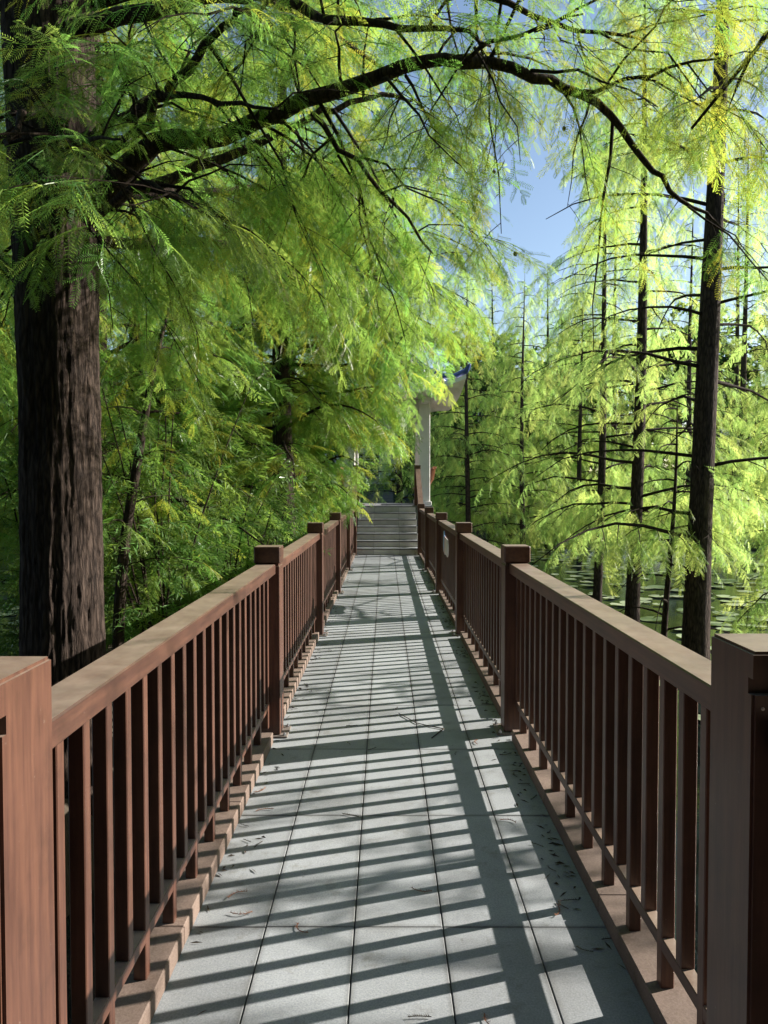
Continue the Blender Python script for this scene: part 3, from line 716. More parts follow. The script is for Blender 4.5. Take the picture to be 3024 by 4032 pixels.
def smooth_path(pts, rad, sub=3):
    out, ro = [], []
    for i in range(len(pts) - 1):
        p0, p1, p2, p3 = pts[max(0, i - 1)], pts[i], pts[i + 1], pts[min(len(pts) - 1, i + 2)]
        for k in range(sub):
            t = k / sub
            out.append(0.5 * ((2 * p1) + (p2 - p0) * t + (2 * p0 - 5 * p1 + 4 * p2 - p3) * t * t + (-p0 + 3 * p1 - 3 * p2 + p3) * t ** 3)); ro.append(rad[i] * (1 - t) + rad[i + 1] * t)
    return out + [pts[-1]], ro + [rad[-1]]
def conifer(label, base, height, r, crown0, Lmax, nb, sources, seed, lean=(0, 0), up=0.28, droop=0.5, twig=(0.3, 0.7), step=0.2, sstep=0.14,
            sscale=(0.8, 1.25), down=0.6, keep=None, group='cypress trees by the bridge', name='cypress_tree', dens=1.0, k=20, power=0.8, az=None, minl=0.25, openf=0.0, extra=(), bough=None):
    rng = random.Random(seed)
    e = empty(name, base, label, 'tree', group)
    b0 = Vector(base)
    def axis(t): return Vector((lean[0] * t + 0.05 * math.sin(5 * t + seed), lean[1] * t + 0.05 * math.cos(4 * t + seed), height * t))
    ts = [0, 0.02, 0.06, 0.15, 0.3, 0.45, 0.6, 0.75, 0.9, 1.0]
    rad = [r * 1.6, r * 1.3, r * 1.12, r, r * 0.88, r * 0.74, r * 0.56, r * 0.38, r * 0.17, r * 0.04]
    link('trunk', trunk_mesh([axis(t) for t in ts], rad, seed, k), e)
    T = Tubes(); S = []
    kp = (lambda p: keep(p + b0)) if keep else None
    a = rng.uniform(0, 6.28)
    for i in range(nb):
        t = (crown0 + (height * 0.985 - crown0) * (i / nb) ** 0.95) / height
        a = a + 2.4 + rng.uniform(-0.5, 0.5)
        if az is not None and rng.random() < az[1]: a_ = az[0] + rng.gauss(0, 0.9)
        else: a_ = a
        c = axis(t); L = Lmax * (max(0.0, 1 - (t - crown0 / height) / (1 - crown0 / height)) ** power) * rng.uniform(0.65, 1.1) + minl
        d = Vector((math.cos(a_), math.sin(a_), 0)); u_ = up * rng.uniform(0.3, 1.5)
        pts = []
        wob = rng.uniform(-0.25, 0.25)
        for q in range(7):
            g = q / 6; pts.append(c + d * L * g + Vector((-d.y, d.x, 0)) * (wob * L * g * g) + Vector((0, 0, L * (u_ * g - droop * g * g * g)))
                                  + Vector((rng.uniform(-.02, .02), rng.uniform(-.02, .02), rng.uniform(-.02, .02))) * L * 0.6)
        rb = min(r * 0.35, 0.010 + 0.0075 * L)
        if keep and not (sky_gap(pts[3] + b0) and all(clear_bridge(q_ + b0) for q_ in pts[1:])): continue
        if d.y < -0.3 and rng.random() < openf: continue
        if bough and not all(bough(q_ + b0) for q_ in pts[2:]): continue
        T.add(pts, [rb * (1 - 0.85 * q / 6) + 0.001 for q in range(7)], 5)
        branchlets(T, S, pts, rng, rb, twig, step, 0.16, sstep, sscale, down, 0.4, kp, True, dens)
    for pl in extra:                                                # boughs that reach out over the walkway
        pts, rd = smooth_path([Vector(q_) - b0 for q_ in pl], [0.03 - 0.026 * q_ / (len(pl) - 1) for q_ in range(len(pl))])
        T.add(pts, rd, 6)
        ke = lambda p: not (-0.42 < p.x + b0.x < 1.0 and p.z + b0.z < 2.0) and not (17 < p.y + b0.y and p.x + b0.x > -1.7)
        branchlets(T, S, pts, rng, 0.02, (0.35, 0.75), 0.085, 0.2, 0.085, (0.8, 1.3), 0.5, 0.4, ke, True, 1.0)
    link('branches', T.mesh('branches', M_BARK2), e)
    foliage('foliage', S, sources, e, seed)
    return e, len(S)

# ------------------------------------------------------------------ trees
NS = 0
def clear_bridge(p):            # nothing grows through the walkway or into the camera
    if -0.95 < p.x < 1.05 and p.z < 2.3 and -3 < p.y < 17.5: return False
    if -1.7 < p.x < 1.8 and 17 < p.y < 24 and p.z < 6.3: return False
    return (p - Vector((0, 0, H))).length > 1.9
def sky_gap(p):                 # an opening in the canopy over the pond
    if not clear_bridge(p): return False
    if p.y < 2: return True
    u = 1516 + 3052 * p.x / p.y; v = 1921 - 3052 * (p.z - H) / p.y
    return ((u - 2120) / 175) ** 2 + ((v - 800) / 230) ** 2 > 1
thin_rng = random.Random(8)
def sun_gap(p):                 # the pond row is open low down, so that the low sun reaches the deck and the left bank
    if not sky_gap(p): return False
    if p.x > 1.2 and p.y < 19 and p.z < (0.55 if p.y > 9 else 0.0): return False
    lx = p.x - 2.0 * p.z; ly = p.y - 0.66 * p.z
    if 15 < ly < 22.5 and -3.2 < lx < 0.95: return thin_rng.random() < 0.05
    if 0.1 < ly < 2.2 and -3.4 < lx < -1.0: return thin_rng.random() < 0.12
    if 1.0 < ly < 22.5:
        if ly < 6 and lx <= -1.2: return thin_rng.random() < (0.4 if lx > -3.2 else 0.75)
        if -0.8 < lx < 0.95: return thin_rng.random() < (0.32 if ly < 7 else 0.06)
        if -2.8 < lx <= -0.8: return thin_rng.random() < 0.22
        if -8.5 < lx <= -2.8: return thin_rng.random() < (0.45 if 7 < ly < 20 else 0.6)
    return True
# the great cypress by the left railing: trunk and limbs that arch over the walkway
gt = empty('cypress_tree', (0, 0, 0), 'great cypress with a massive dark trunk by the left railing, limbs arching over the walkway', 'tree')
gb = Vector((-2.13, 5.1, -0.55))
tp_ = [gb + Vector((-0.02, 0, -0.3)), gb + Vector((0, 0, 0.3)), gb + Vector((0.0, 0, 1.2)), gb + Vector((0.0, 0, 2.4)), gb + Vector((-0.02, 0, 3.6)), gb + Vector((-0.05, 0, 5.0)), gb + Vector((0, 0.1, 8)), gb + Vector((0.1, 0.2, 13))]
link('trunk', trunk_mesh(tp_, [0.34, 0.28, 0.255, 0.246, 0.25, 0.262, 0.2, 0.04], 3, 190, 0.085, 0.028), gt)
LIMBS = [
    ([(190, 450, 5.05), (260, 385, 4.95), (330, 312, 4.85), (480, 297, 4.75), (600, 240, 4.65), (760, 185, 4.55), (900, 140, 4.5), (1000, 128, 4.5), (1150, 168, 4.55), (1260, 198, 4.6), (1340, 280, 4.6), (1400, 370, 4.6), (1470, 430, 4.65), (1540, 475, 4.7)], [64, 56, 46, 41, 37, 33, 30, 27, 24, 20, 16, 13, 10, 6], 9),
    ([(240, 440, 5.1), (330, 398, 5.2), (480, 345, 5.3), (640, 270, 5.3), (720, 235, 5.4), (830, 205, 5.5), (900, 215, 5.6)], [36, 28, 22, 17, 14, 10, 5], 7),
    ([(190, 300, 4.95), (260, 262, 4.8), (330, 215, 4.6), (400, 160, 4.4), (470, 70, 4.2), (515, 28, 4.1), (560, 30, 4.0)], [40, 30, 26, 22, 18, 15, 10], 7),
    ([(210, 340, 5.0), (300, 285, 4.6), (345, 215, 4.3), (400, 208, 4.1), (520, 225, 3.9), (600, 235, 3.8)], [26, 22, 18, 14, 10, 5], 7),
    ([(200, 420, 5.2), (330, 420, 5.6), (540, 410, 6.0), (640, 396, 6.1), (750, 384, 6.2), (850, 400, 6.3)], [30, 24, 17, 14, 11, 5], 7),
    ([(200, 520, 5.2), (330, 525, 5.7), (480, 530, 6.2), (560, 527, 6.4), (640, 545, 6.6), (720, 572, 6.8), (830, 605, 7.0), (930, 590, 7.2)], [30, 24, 20, 17, 14, 11, 8, 4], 7),
    ([(675, 245, 4.65), (770, 350, 4.7), (850, 440, 4.9), (935, 548, 5.0)], [13, 11, 8, 5], 6),
    ([(150, 60, 5.0), (330, 20, 4.8), (480, -10, 4.6), (610, 2, 4.5), (690, 30, 4.4), (820, 58, 4.3), (960, 60, 4.2), (1060, 100, 4.3)], [44, 36, 30, 26, 22, 17, 12, 6], 8),
    ([(620, 0, 4.5), (740, -40, 4.5), (900, -30, 4.5), (1100, 5, 4.6), (1250, 60, 4.7), (1400, 90, 4.8)], [22, 20, 17, 14, 10, 5], 7),
    ([(1000, 128, 4.5), (1060, 95, 4.3), (1160, 60, 4.1), (1260, 30, 4.0)], [12, 10, 8, 4], 6),
    ([(1260, 198, 4.6), (1350, 170, 4.5), (1450, 150, 4.4), (1580, 120, 4.3)], [11, 9, 7, 4], 6),
    ([(150, 250, 4.9), (60, 240, 4.3), (20, 300, 3.9), (30, 380, 3.6)], [24, 18, 12, 5], 6),
    ([(170, 380, 4.85), (160, 330, 4.2), (200, 290, 3.6), (260, 300, 3.2)], [20, 15, 10, 4], 6),
    ([(200, 480, 4.9), (300, 400, 4.2), (380, 420, 3.8), (470, 470, 3.5)], [20, 15, 10, 4], 6),
    ([(60, 640, 5.1), (-40, 520, 5.4), (-150, 480, 5.6)], [24, 18, 8], 6),
    ([(120, 560, 5.3), (-10, 600, 5.8), (-160, 640, 6.2)], [20, 15, 8], 6),
]
grng = random.Random(77)
SN = []; SNY = []
def keep_near(p):
    if not sky_gap(p): return False
    if p.y > 1.2:
        u = 1516 + 3052 * p.x / p.y; v = 1921 - 3052 * (p.z - H) / p.y
        if u < 440 and v > 1120 and p.y < 5.4: return False
        if u > 1950 and v > 1150 and p.y < 8: return False
    return True
LPX = []
for li in (0, 1, 6):
    q_ = LIMBS[li][0]
    for (a, b, c), (a2, b2, c2) in zip(q_, q_[1:]):
        for k in range(6): LPX.append((1.8228 * (a + (a2 - a) * k / 6), 1.8228 * (b + (b2 - b) * k / 6), c + (c2 - c) * k / 6))
LPX = np.array(LPX)
_kn = keep_near
def keep_near(p):
    if not _kn(p): return False
    if p.y < 1.2: return True
    u = 1516 + 3052 * p.x / p.y; v = 1921 - 3052 * (p.z - H) / p.y
    d2 = (LPX[:, 0] - u) ** 2 + (LPX[:, 1] - v + 25) ** 2
    i = int(d2.argmin())
    return not (d2[i] < 62 ** 2 and p.y < LPX[i, 2] and grng.random() < 0.85)
def keep_corner(p):
    return sun_gap(p) and keep_near(p) and (p.y < 1 or 1921 - 3052 * (p.z - H) / p.y < 800) and (p.y < 0.5 or 1921 - 3052 * (p.z - H) / p.y < 760)
TIPS = []
for li, (pp, ww, k_) in enumerate(LIMBS):
    pts = [D(a, b, c) for a, b, c in pp]; rad = [q * 0.92 / 2 * 1.8228 / 3052 * c[2] for q, c in zip(ww, pp)]
    pts, rad = smooth_path(pts, rad)
    for q in range(1, len(pts) - 1): pts[q] = pts[q] + Vector((grng.gauss(0, 1), grng.gauss(0, 1), grng.gauss(0, 1))) * 0.012
    T = Tubes(); T.add(pts, rad, k_ + 2)
    limb = link('limb', T.mesh('limb', M_BARK), gt)
    T = Tubes(); S = []
    cum = [0]
    for a, b in zip(pts, pts[1:]): cum.append(cum[-1] + (b - a).length)
    s_ = cum[-1] * 0.16
    while s_ < cum[-1]:
        j = min(max(q for q in range(len(cum)) if cum[q] <= s_), len(pts) - 2); c = pts[j].lerp(pts[j + 1], (s_ - cum[j]) / (cum[j + 1] - cum[j]))
        d = (pts[j + 1] - pts[j]).normalized(); a = grng.uniform(0, 6.28)
        pr2 = d.cross(Vector((0, 0, 1))).normalized(); pu = pr2.cross(d)
        bd = (d * grng.uniform(0.1, 0.8) + pr2 * math.cos(a) + pu * (0.6 * math.sin(a) - 0.05)).normalized(); L = grng.uniform(0.45, 1.35) * (1.0 if li < 2 else 0.9)
        bp = [c + bd * L * g + Vector((0, 0, -0.35 * L * g * g)) + Vector((grng.gauss(0, 1), grng.gauss(0, 1), grng.gauss(0, 1))) * 0.018 * L for g in (0, 0.2, 0.4, 0.6, 0.8, 1.0)]
        if keep_near(bp[3]):
            rb = min(rad[j] * 0.6, 0.006 + 0.006 * L)
            T.add(bp, [rb * (1 - 0.8 * q / 5) for q in range(6)], 5)
            branchlets(T, S, bp, grng, rb, (0.18, 0.5), 0.11, 0.12, 0.10, (0.75, 1.25), 0.38, 0.3, keep_near, True, 0.8)
        s_ += grng.uniform(0.1, 0.24)
    TIPS += [q_[0] for q_ in S]
    link('twigs', T.mesh('twigs', M_BARK2), limb)
    foliage('foliage', S, S_NEARY if li in (8, 9, 10) else S_NEAR, limb, 100 + li); NS += len(S)
# crown above the frame, mostly unseen, shading the walkway behind the camera
T = Tubes(); S = []
for i in range(46):
    t = i / 46; c = Vector((-2.08, 5.15, 4.6 + 7.5 * t)); a = i * 2.4; L = 4.6 * (1 - t) ** 0.7 + 0.4
    d = Vector((math.cos(a), math.sin(a), 0)); bp = [c + d * L * g + Vector((0, 0, L * (0.3 * g - 0.25 * g ** 3))) for g in (0, 0.25, 0.5, 0.75, 1)]
    T.add(bp, [0.045 * (1 - t * 0.6) * (1 - 0.85 * g) for g in (0, 0.25, 0.5, 0.75, 1)], 5)
    branchlets(T, S, bp, grng, 0.02, (0.3, 0.8), 0.26, 0.15, 0.2, (1.0, 1.6), 0.6, 0.4, keep_near, True, 0.8)
link('upper_branches', T.mesh('upper', M_BARK2), gt); foliage('upper_foliage', S, S_MID, gt, 200); NS += len(S)
# seed cones hanging from the near twigs
cm_bm = bmesh.new(); bmesh.ops.create_icosphere(cm_bm, subdivisions=2, radius=0.012)
crn = random.Random(4)
for v in cm_bm.verts: v.co *= crn.uniform(0.88, 1.12)
cone_me = bpy.data.meshes.new('seed_cone'); cm_bm.to_mesh(cone_me); cm_bm.free(); cone_me.materials.append(M_CONE)
for a, b, c in ((2155, 962, 4.8), (2122, 996, 4.9), (2441, 1242, 5.0), (2222, 488, 4.7), (2160, 668, 4.7), (1822, 535, 4.6), (2000, 700, 4.8), (2590, 830, 4.7)):
    pt = min(TIPS, key=lambda q: (1516 + 3052 * q.x / q.y - a) ** 2 + (1921 - 3052 * (q.z - H) / q.y - b) ** 2)
    link('seed_cone', cone_me, gt, pt - Vector((0, 0, 0.012)), (0, 0, a), (1, 1, 1.15))

# right row in the pond
for lab, b, hgt, r, c0, Lm, nb, sd_, ln in (
    ('stout dark trunked cypress behind the right railing, thickest of the pond row', (4.07, 10.0, -1.3), 13.5, 0.155, 1.8, 2.8, 84, 11, (0.25, 0)),
    ('slim cypress second in the pond row, forked branch stub on its trunk', (4.25, 13.2, -1.3), 12, 0.11, 1.9, 2.5, 76, 12, (0.15, 0.1)),
    ('thin cypress third in the pond row, just beyond the slim one', (4.45, 16.3, -1.3), 11, 0.085, 1.9, 2.5, 70, 13, (0.2, 0)),
    ('pale cypress with a thin straight trunk beside the pavilion roof corner', (2.75, 26.0, -1.2), 10.3, 0.09, 0.8, 2.4, 80, 14, (0.0, 0)),
    ('tall thin cypress between the pavilion and the pond row', (4.7, 26.5, -1.2), 10.0, 0.09, 1.0, 2.4, 80, 15, (0, 0)),
    ('bushy cypress filling the gap behind the pond row', (7.3, 29.0, -1.2), 10.6, 0.1, 0.8, 2.8, 80, 16, (0, 0)),
    ('cypress between the bushy one and the right frame edge', (9.8, 25.0, -1.2), 12.5, 0.1, 0.8, 2.8, 76, 34, (0, 0)),
    ('cypress over the lily pads right of the stout trunk', (12.6, 23.0, -1.2), 12.5, 0.1, 0.8, 2.8, 76, 35, (0, 0)),
    ('cypress at the right edge beyond the stout trunk', (8.6, 15.0, -1.3), 6.6, 0.09, 0.9, 2.3, 60, 19, (0, 0)),
):
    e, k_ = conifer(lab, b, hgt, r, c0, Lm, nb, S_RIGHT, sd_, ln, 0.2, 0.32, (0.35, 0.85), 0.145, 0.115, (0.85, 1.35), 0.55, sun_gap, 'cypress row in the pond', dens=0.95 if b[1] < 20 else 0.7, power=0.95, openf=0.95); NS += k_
e, k_ = conifer('young spindly cypress with a bare lower stem beside the stout trunk', (3.75, 10.3, -1.3), 4.2, 0.045, 0.9, 0.9, 20, S_RIGHT, 17, (0.1, 0), keep=sun_gap, group='cypress row in the pond', down=0.9, step=0.15); NS += k_
e, k_ = conifer('low leafy cypress crowding the right frame edge above the rail', (5.0, 7.4, -1.3), 4.4, 0.06, 0.8, 1.7, 40, S_RIGHT, 18, (0, 0), 0.15, 0.4, keep=sun_gap, group='cypress row in the pond', down=0.8, step=0.16); NS += k_
e, k_ = conifer('young cypress just outside the right railing, shading the deck', (5.3, 4.7, -1.3), 4.9, 0.06, 1.6, 1.6, 34, S_RIGHT, 33, (0, 0), 0.15, 0.3, keep=sun_gap, group='cypress row in the pond', down=0.6, step=0.16); NS += k_
e, k_ = conifer('cypress out at the right with yellowing boughs across the upper corner', (4.5, 1.9, -1.3), 12, 0.17, 4.0, 4.0, 66, S_NEARY, 31, (0, 0), 0.15, 0.45, (0.25, 0.65), 0.12, 0.10, (0.8, 1.25), 0.35, keep_corner, 'cypress row in the pond', az=(2.3, 0.55), dens=1.0, bough=lambda p: p.y < 0.8 or 1921 - 3052 * (p.z - H) / p.y < 620); NS += k_
# left side
EXTRA = {21: [[(-1.55, 12.0, 4.6), D(760, 620, 11.6), D(900, 600, 11.2), D(1030, 660, 11.0)], [(-1.55, 12.0, 4.0), D(740, 700, 11.5), D(870, 680, 11.2), D(960, 715, 11.0)],
              [(-1.55, 12.0, 3.4), D(740, 790, 11.4), D(850, 765, 11.2), D(915, 785, 11.1)], [(-1.55, 12.0, 3.0), D(720, 850, 11.6), D(810, 835, 11.6), D(860, 860, 11.6)],
              [(-1.55, 12.0, 5.4), D(780, 520, 11.8), D(920, 500, 11.6), D(1060, 560, 11.4)], [(-1.55, 12.0, 2.4), D(690, 880, 11.2), D(760, 880, 11.0), D(830, 920, 10.9)]],
         22: [[(-1.7, 14.4, 2.6), D(720, 930, 14.0), D(780, 915, 13.8), D(850, 945, 13.6)], [(-1.7, 14.4, 2.0), D(690, 1000, 14.0), D(740, 985, 13.8), D(785, 1010, 13.6)],
              [(-1.7, 14.4, 3.2), D(730, 860, 14.2), D(790, 850, 14.0), D(840, 880, 13.8)], [(-1.7, 14.4, 1.5), D(690, 1050, 13.8), D(725, 1045, 13.5), D(760, 1075, 13.3)]]}
for lab, b, hgt, r, c0, Lm, nb, sd_, ln, az in (
    ('dark trunked cypress close to the left railing midway along, boughs over the walkway', (-1.58, 12.0, -0.6), 11.5, 0.165, 0.9, 3.3, 104, 21, (0.05, 0), (-0.05, 0.45)),
    ('twin stemmed pale bark cypress low beside the left railing', (-1.75, 14.4, -0.6), 8.5, 0.1, 0.8, 2.9, 80, 22, (0.1, 0), (0.0, 0.45)),
    ('leafy cypress behind the twin stems at the left of the steps', (-2.5, 17.8, -0.8), 9.5, 0.12, 0.9, 2.5, 70, 23, (0, 0), (0, 0.3)),
    ('tall cypress set back to the left of the midway one', (-4.2, 13.0, -0.9), 13, 0.14, 0.8, 2.9, 80, 24, (0, 0), None),
    ('cypress standing behind the great trunk on the left', (-3.4, 8.9, -0.6), 11.5, 0.12, 0.9, 2.5, 80, 25, (0.2, 0), None),
    ('cypress on the left bank partly hidden by the great trunk', (-6.4, 11.5, -1.2), 12, 0.13, 1.2, 2.8, 70, 26, (0, 0), None),
    ('cypress over the water at the far left behind the great trunk', (-7.6, 17, -1.2), 12, 0.13, 1.2, 2.8, 66, 27, (0, 0), None),
):
    e, k_ = conifer(lab, b, hgt, r, c0, Lm, nb, S_MID, sd_, ln, 0.16, 0.34, (0.35, 0.85), 0.14, 0.11, (0.85, 1.35), 0.32, sky_gap, 'cypress trees on the left bank', az=az, extra=EXTRA.get(sd_, ())); NS += k_
# slim leaning stem just right of the great trunk
lst = [D(252, 1335, 6.5) + Vector((0, 0, -0.5)), D(258, 1300, 6.5), D(272, 1150, 6.5), D(300, 980, 6.5), D(326, 820, 6.55), D(350, 720, 6.6), D(376, 630, 6.7)]
sl = empty('leaning_sapling', (0, 0, 0), 'slim dark leaning stem just right of the great trunk', 'tree')
link('trunk', trunk_mesh(lst, [0.05, 0.046, 0.042, 0.036, 0.028, 0.02, 0.008], 8, 14, 0.06, 0.1), sl)
T = Tubes(); S = []
for k in range(16):
    t = 0.25 + 0.72 * k / 15; j = min(int(t * 6), 5); c = lst[j].lerp(lst[j + 1], t * 6 - j); a = k * 2.4; L = 0.75 * (1.15 - t)
    bp = [c + Vector((math.cos(a) * L * g, math.sin(a) * L * g, L * (0.45 * g - 0.4 * g * g))) for g in (0, 0.35, 0.7, 1)]
    T.add(bp, [0.009, 0.006, 0.004, 0.002], 5); branchlets(T, S, bp, grng, 0.008, (0.2, 0.4), 0.12, 0.2, 0.12, (0.7, 1.0), 0.4, 0.4, clear_bridge, True, 0.8)
link('branches', T.mesh('branches', M_BARK2), sl); foliage('foliage', S, S_MID, sl, 88)
# unseen trees added behind the camera, to block sky light from there
for lab, b, sd_ in (('unseen cypress added behind the viewpoint on the left', (-4.2, -5.6, -1.2), 61), ('unseen cypress added behind the viewpoint on the right', (3.2, -4.6, -1.2), 62), ('unseen cypress added far behind the viewpoint', (-0.9, -8.5, -0.4), 63)):
    e, k_ = conifer(lab, b, 12, 0.16, 1.6, 3.2, 60, S_FAR, sd_, (0, 0), 0.2, 0.4, (0.5, 1.1), 0.25, 0.22, (0.8, 1.2), 0.7, clear_bridge, 'added cypress trees behind the viewpoint'); NS += k_
# far bank and pond backdrop
frg = random.Random(91)
FARP = [(-4.5, 28, 12.5), (-9, 24, 13.5), (-13, 27, 14), (-12, 19, 13), (-17, 24, 14), (-22, 30, 15), (0.6, 31, 9.5), (4.4, 32, 10.6), (6.7, 32, 10.6), (8.3, 34, 11.2), (9.0, 30.5, 13.5), (11.2, 34, 15), (12.9, 28, 14.5), (14.4, 32, 15), (17.5, 30, 15), (14.0, 21.5, 6.5), (21, 33, 12)]
FSIDE = ['left', 'right']
for k, (x, y_, hh) in enumerate(FARP):
    lb = 'distant cypress over the pond, number %s from the left in the far row' % ['one', 'two', 'three', 'four', 'five', 'six', 'seven', 'eight', 'nine', 'ten', 'eleven', 'twelve', 'thirteen', 'fourteen', 'fifteen', 'sixteen', 'seventeen', 'eighteen'][sorted(range(len(FARP)), key=lambda q: FARP[q][0] / FARP[q][1]).index(k)]
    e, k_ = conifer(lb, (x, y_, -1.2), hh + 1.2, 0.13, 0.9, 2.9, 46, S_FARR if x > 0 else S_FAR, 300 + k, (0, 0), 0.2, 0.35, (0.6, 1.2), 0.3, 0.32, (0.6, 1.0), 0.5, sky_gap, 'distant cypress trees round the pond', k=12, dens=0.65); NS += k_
def broad_tree(label, base, h, rx, sources, seed, nclump=34, per=26, trunk=0.2, scl=(0.8, 1.3), group='dark broadleaf trees on the far bank', name='broadleaf_tree'):
    rng = random.Random(seed); e = empty(name, base, label, 'tree', group); T = Tubes(); S = []
    link('trunk', trunk_mesh([(0, 0, -0.4), (0.1, 0, h * 0.25), (0, 0.1, h * 0.6), (0, 0, h * 0.85)], [trunk * 1.4, trunk, trunk * 0.6, trunk * 0.1], seed, 12, 0.06, 0.4), e)
    for c in range(nclump):
        t = rng.uniform(0.12, 1.0); a = rng.uniform(0, 6.28); rr = rx * math.sin(math.pi * min(0.97, t ** 0.8)) ** 0.6 * rng.uniform(0.35, 1.0)
        q = Vector((rr * math.cos(a), rr * math.sin(a), h * (0.08 + 0.9 * t)))
        T.add([(0, 0, q.z * 0.65), q * 0.55 + Vector((0, 0, q.z * 0.33)), q], [trunk * 0.3, trunk * 0.15, 0.01], 4)
        cr = rng.uniform(0.7, 1.3) * rx * 0.3
        for _ in range(per):
            v = Vector((rng.gauss(0, 1), rng.gauss(0, 1), rng.gauss(0, 0.8))); v = v.normalized() * rng.random() ** 0.4 * cr
            S.append((q + v, v.normalized() + Vector((0, 0, -0.25)), rng.uniform(*scl)))
    link('branches', T.mesh('branches', M_BARK2), e); foliage('foliage', S, sources, e, seed); return len(S)
BR = [(-16, 41, 9, 3.6), (-9.5, 40, 8.5, 3.4), (-5.2, 43, 7.2, 2.8), (5.6, 41, 8.6, 3.2), (3.2, 46, 7.4, 2.2), (10, 39.5, 9.5, 3.6), (15.5, 41, 10, 3.8), (21.5, 40, 11, 4.0), (28.5, 41.5, 11, 4.2), (35, 38, 10.5, 4.2), (-23.5, 40, 10, 4), (-31, 37, 10, 4.2)]
for k, (x, y_, hh, rx) in enumerate(BR):
    o_ = sorted(range(len(BR)), key=lambda q: BR[q][0] / BR[q][1]).index(k)
    NS += broad_tree('dark round broadleaf tree on the far bank, number %s from the left' % ['one', 'two', 'three', 'four', 'five', 'six', 'seven', 'eight', 'nine', 'ten', 'eleven', 'twelve'][o_], (x, y_, 0), hh, rx, S_BROAD, 400 + k)
for k, (x, y_, hh, rx) in enumerate([(-10, -3, 10, 3.8), (-5.5, -6.5, 10, 3.6), (-0.3, -11, 11, 4.2), (5.2, -7.5, 10.5, 3.8), (4.4, -2.2, 9.5, 2.9), (9.5, -4.5, 10, 3.8)]):  # dense unseen trees added behind the camera, darkening surfaces that face it
    NS += broad_tree('unseen broadleaf tree added behind the viewpoint as a light block, number %s from the left' % ['one', 'two', 'three', 'four', 'five', 'six'][k], (x, y_, -0.9), hh, rx, S_BROAD, 450 + k, 80, 44, group='added broadleaf trees behind the viewpoint')
# shrubs with narrow leaves between the great trunk and the left railing
def shrub(label, base, h, nst, seed, spread=0.7):
    rng = random.Random(seed); e = empty('narrow_leaf_shrub', base, label, 'shrub', 'narrow leaved shrubs by the left railing'); S = []; T = Tubes()
    for k in range(nst):
        a = rng.uniform(0, 6.28); ln = rng.uniform(0.15, 1) * spread; L = h * rng.uniform(0.65, 1.05)
        bp = [Vector((math.cos(a) * (0.1 + ln * g * g), math.sin(a) * (0.1 + ln * g * g), -0.2 + (L + 0.2) * g)) + Vector((rng.gauss(0, .02), rng.gauss(0, .02), 0)) for g in (0, 0.2, 0.4, 0.6, 0.8, 1)]
        bp = [p for p in bp if clear_bridge(p + Vector(base))]
        if len(bp) < 3: continue
        T.add(bp, [0.016 * (1 - 0.75 * q / 5) for q in range(len(bp))], 5)
        branchlets(T, S, bp, rng, 0.012, (0.3, 0.75), 0.13, 0.12, 0.13, (0.8, 1.3), 0.4, 0.4, lambda p: clear_bridge(p + Vector(base)), True, 0.9)
    link('stems', T.mesh('stems', M_BARK2), e); foliage('foliage', S, S_SHRUB, e, seed); return len(S)
for lab, b, h, n_, s_ in (('tall narrow leaved shrub close behind the great trunk', (-2.0, 6.9, -0.45), 3.0, 10, 501), ('narrow leaved shrub by the left railing under the hanging boughs', (-1.75, 8.4, -0.4), 2.1, 11, 502),
                          ('low spreading narrow leaved shrub by the left railing farther along', (-1.8, 9.9, -0.4), 1.9, 10, 503), ('narrow leaved shrub at the water side behind the others', (-3.3, 7.6, -0.5), 3.2, 10, 504), ('last narrow leaved shrub of the row, below the midway cypress', (-2.6, 11.0, -0.4), 2.0, 10, 505)):
    NS += shrub(lab, b, h, n_, s_)
for lab, b, s_ in (('small clipped shrub by the distant steps on the left', (-2.6, 41.5, 0), 511), ('small shrub by the distant railing on the right', (3.4, 42.2, 0), 512), ('shrub on the planter behind the distant wall', (1.5, 50.2, 1.4), 513), ('leggy shrub on the planter left of the barred window', (-2.2, 50.2, 1.4), 514)):
    NS += broad_tree(lab, b, 1.5, 0.9, S_BROAD, s_, 9, 12, 0.05, (0.3, 0.5), 'small shrubs round the distant steps', 'garden_shrub')
# ------------------------------------------------------------------ things lying on the deck
def sprig_mesh(seed, L, m, ndl=0.012):
    rng = random.Random(seed); V, F = [], []; T = Tubes(); bend = rng.uniform(-2.2, 2.2); a = 0.0; p = Vector((0, 0, 0.004)); pts = [p]
    for k in range(10):
        a += bend / 10; p = p + Vector((math.cos(a), math.sin(a), rng.uniform(-0.02, 0.06))) * (L / 10); pts.append(p)
    T.add(pts, [0.0016] * 11, 4)
    for k in range(1, 11):
        for s in (-1, 1):
            for _ in range(2):
                d = (pts[k] - pts[k - 1]).normalized(); sd2 = Vector((-d.y, d.x, 0)) * s
                dd = (sd2 * 0.8 + d * rng.uniform(0.2, 0.9) + Vector((0, 0, rng.uniform(0, 0.9)))).normalized(); c = pts[k].lerp(pts[k - 1], rng.random()); ln = ndl * rng.uniform(0.6, 1.3); b = len(V)
                V += [c - d * 0.001, c + d * 0.001, c + dd * ln]; F.append((b, b + 1, b + 2))
    n0 = len(T.v); return new_mesh('sprig', T.v + [tuple(v) for v in V], T.f + [tuple(i + n0 for i in f) for f in F], m)
SP_R = [sprig_mesh(s, 0.085, M_DEAD) for s in range(4)]; SP_D = [sprig_mesh(s + 10, 0.07, M_DEADD, 0.009) for s in range(4)]
c5 = lambda x, y_: (x / 1.0972, 2688 + y_ / 1.0972); c6 = lambda x, y_: (1512 + x / 1.0972, 2688 + y_ / 1.0972)
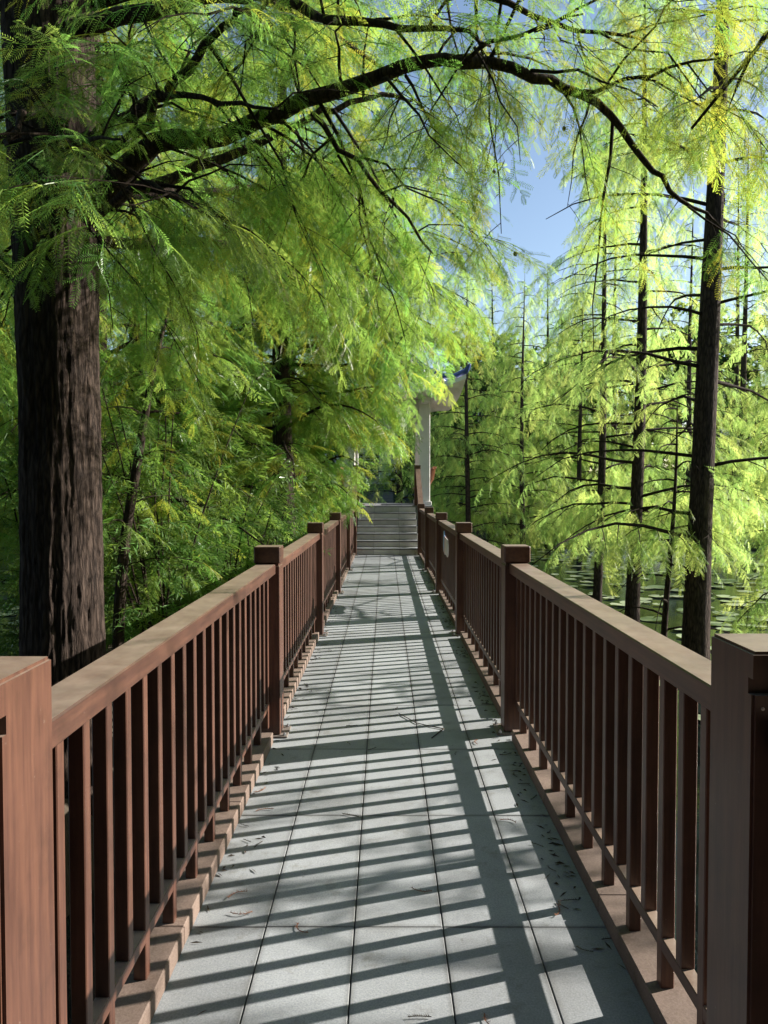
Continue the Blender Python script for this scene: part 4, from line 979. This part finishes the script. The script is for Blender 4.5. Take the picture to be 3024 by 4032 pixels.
RED = [c5(1068, 908), c5(1090, 995), c5(1290, 1045), c5(1105, 560), c5(1095, 478), c6(405, 270), c6(570, 610), c6(745, 962), c6(435, 1438), c6(207, 905)]
DRK = [c5(1135, 690), c5(1075, 625), c5(1050, 680), c5(955, 772), c5(1255, 145), c5(1265, 120), c5(1495, 190), c5(1500, 262), c5(1590, 295), c5(1480, 572), c5(1380, 130), c6(310, 315), c6(45, 120), c6(15, 148), c6(555, 398), c6(797, 983), c6(205, 1452), c6(940, 1115), c6(430, 95), c6(550, 308), c6(690, 715), c6(660, 490), c6(410, 70), c6(905, 1168), c6(840, 945), c6(520, 445), c6(630, 440), c6(745, 820), (1884, 2625), (1905, 2560), (1880, 2505), (1850, 2450), (1960, 2700), (1935, 2660), (1800, 2350), (1290, 2560), (1265, 2540), (1150, 2790)]
srg = random.Random(12)
for k, (a, b) in enumerate(RED):
    f = FL(a, b); od = sorted(range(len(RED)), key=lambda q: -RED[q][1]).index(k)
    tag(link('dead_sprig', SP_R[k % 4], None, (f.x, f.y, 0.002), (0, 0, srg.uniform(0, 6.28)), (1, 1, 1)), 'rust brown dead sprig on the deck, %s of ten counting up from the lower edge' % ['first', 'second', 'third', 'fourth', 'fifth', 'sixth', 'seventh', 'eighth', 'ninth', 'tenth'][od], 'sprig', 'rust brown dead sprigs on the deck')
for k, (a, b) in enumerate(DRK):
    f = FL(a, b); q = srg.uniform(0.6, 1.2)
    tag(link('dark_sprig', SP_D[k % 4], None, (f.x, f.y, 0.002), (0, 0, srg.uniform(0, 6.28)), (q, q, q)), 'small dark withered sprig lying on the deck tiles', 'sprig', 'dark withered sprigs on the deck')
T = Tubes(); tw_ = [FL(*c6(62, 135)), FL(*c6(140, 178)), FL(*c6(200, 192)), FL(*c6(258, 203)), FL(*c6(206, 243))]
T.add([p + Vector((0, 0, 0.006)) for p in tw_], [0.0025, 0.003, 0.0035, 0.004, 0.003], 6)
tag(link('fallen_twig', T.mesh('fallen_twig', M_TWIG)), 'thin bent fallen twig lying across the deck tiles', 'twig')
# crumbs of litter gathered along the kerbs
V, F = [], []; lr = random.Random(31)
for k in range(420):
    sd3 = 1 if lr.random() < 0.72 else -1; x = CX + sd3 * (0.695 - abs(lr.gauss(0, 0.05)) - 0.004); yy = lr.uniform(1.6, 16.5)
    if lr.random() < 0.5: yy = lr.choice([3.1, 4.2, 5.6, 6.9, 8.7, 9.6, 12.2]) + lr.gauss(0, 0.16)
    a = lr.uniform(0, 6.28); ln = lr.uniform(0.008, 0.03); w_ = lr.uniform(0.0015, 0.005); d = Vector((math.cos(a), math.sin(a), 0)); q = Vector((-d.y, d.x, 0)); c = Vector((x, yy, 0.003))
    b = len(V); V += [c - d * ln, c + q * w_ + Vector((0, 0, lr.uniform(0.001, 0.008))), c + d * ln, c - q * w_]; F.append((b, b + 1, b + 2)); F.append((b, b + 2, b + 3))
tag(link('needle_litter', new_mesh('litter', V, F, M_DEADD)), 'dark needle litter gathered along the kerbs of the deck', 'litter', None, 'stuff')
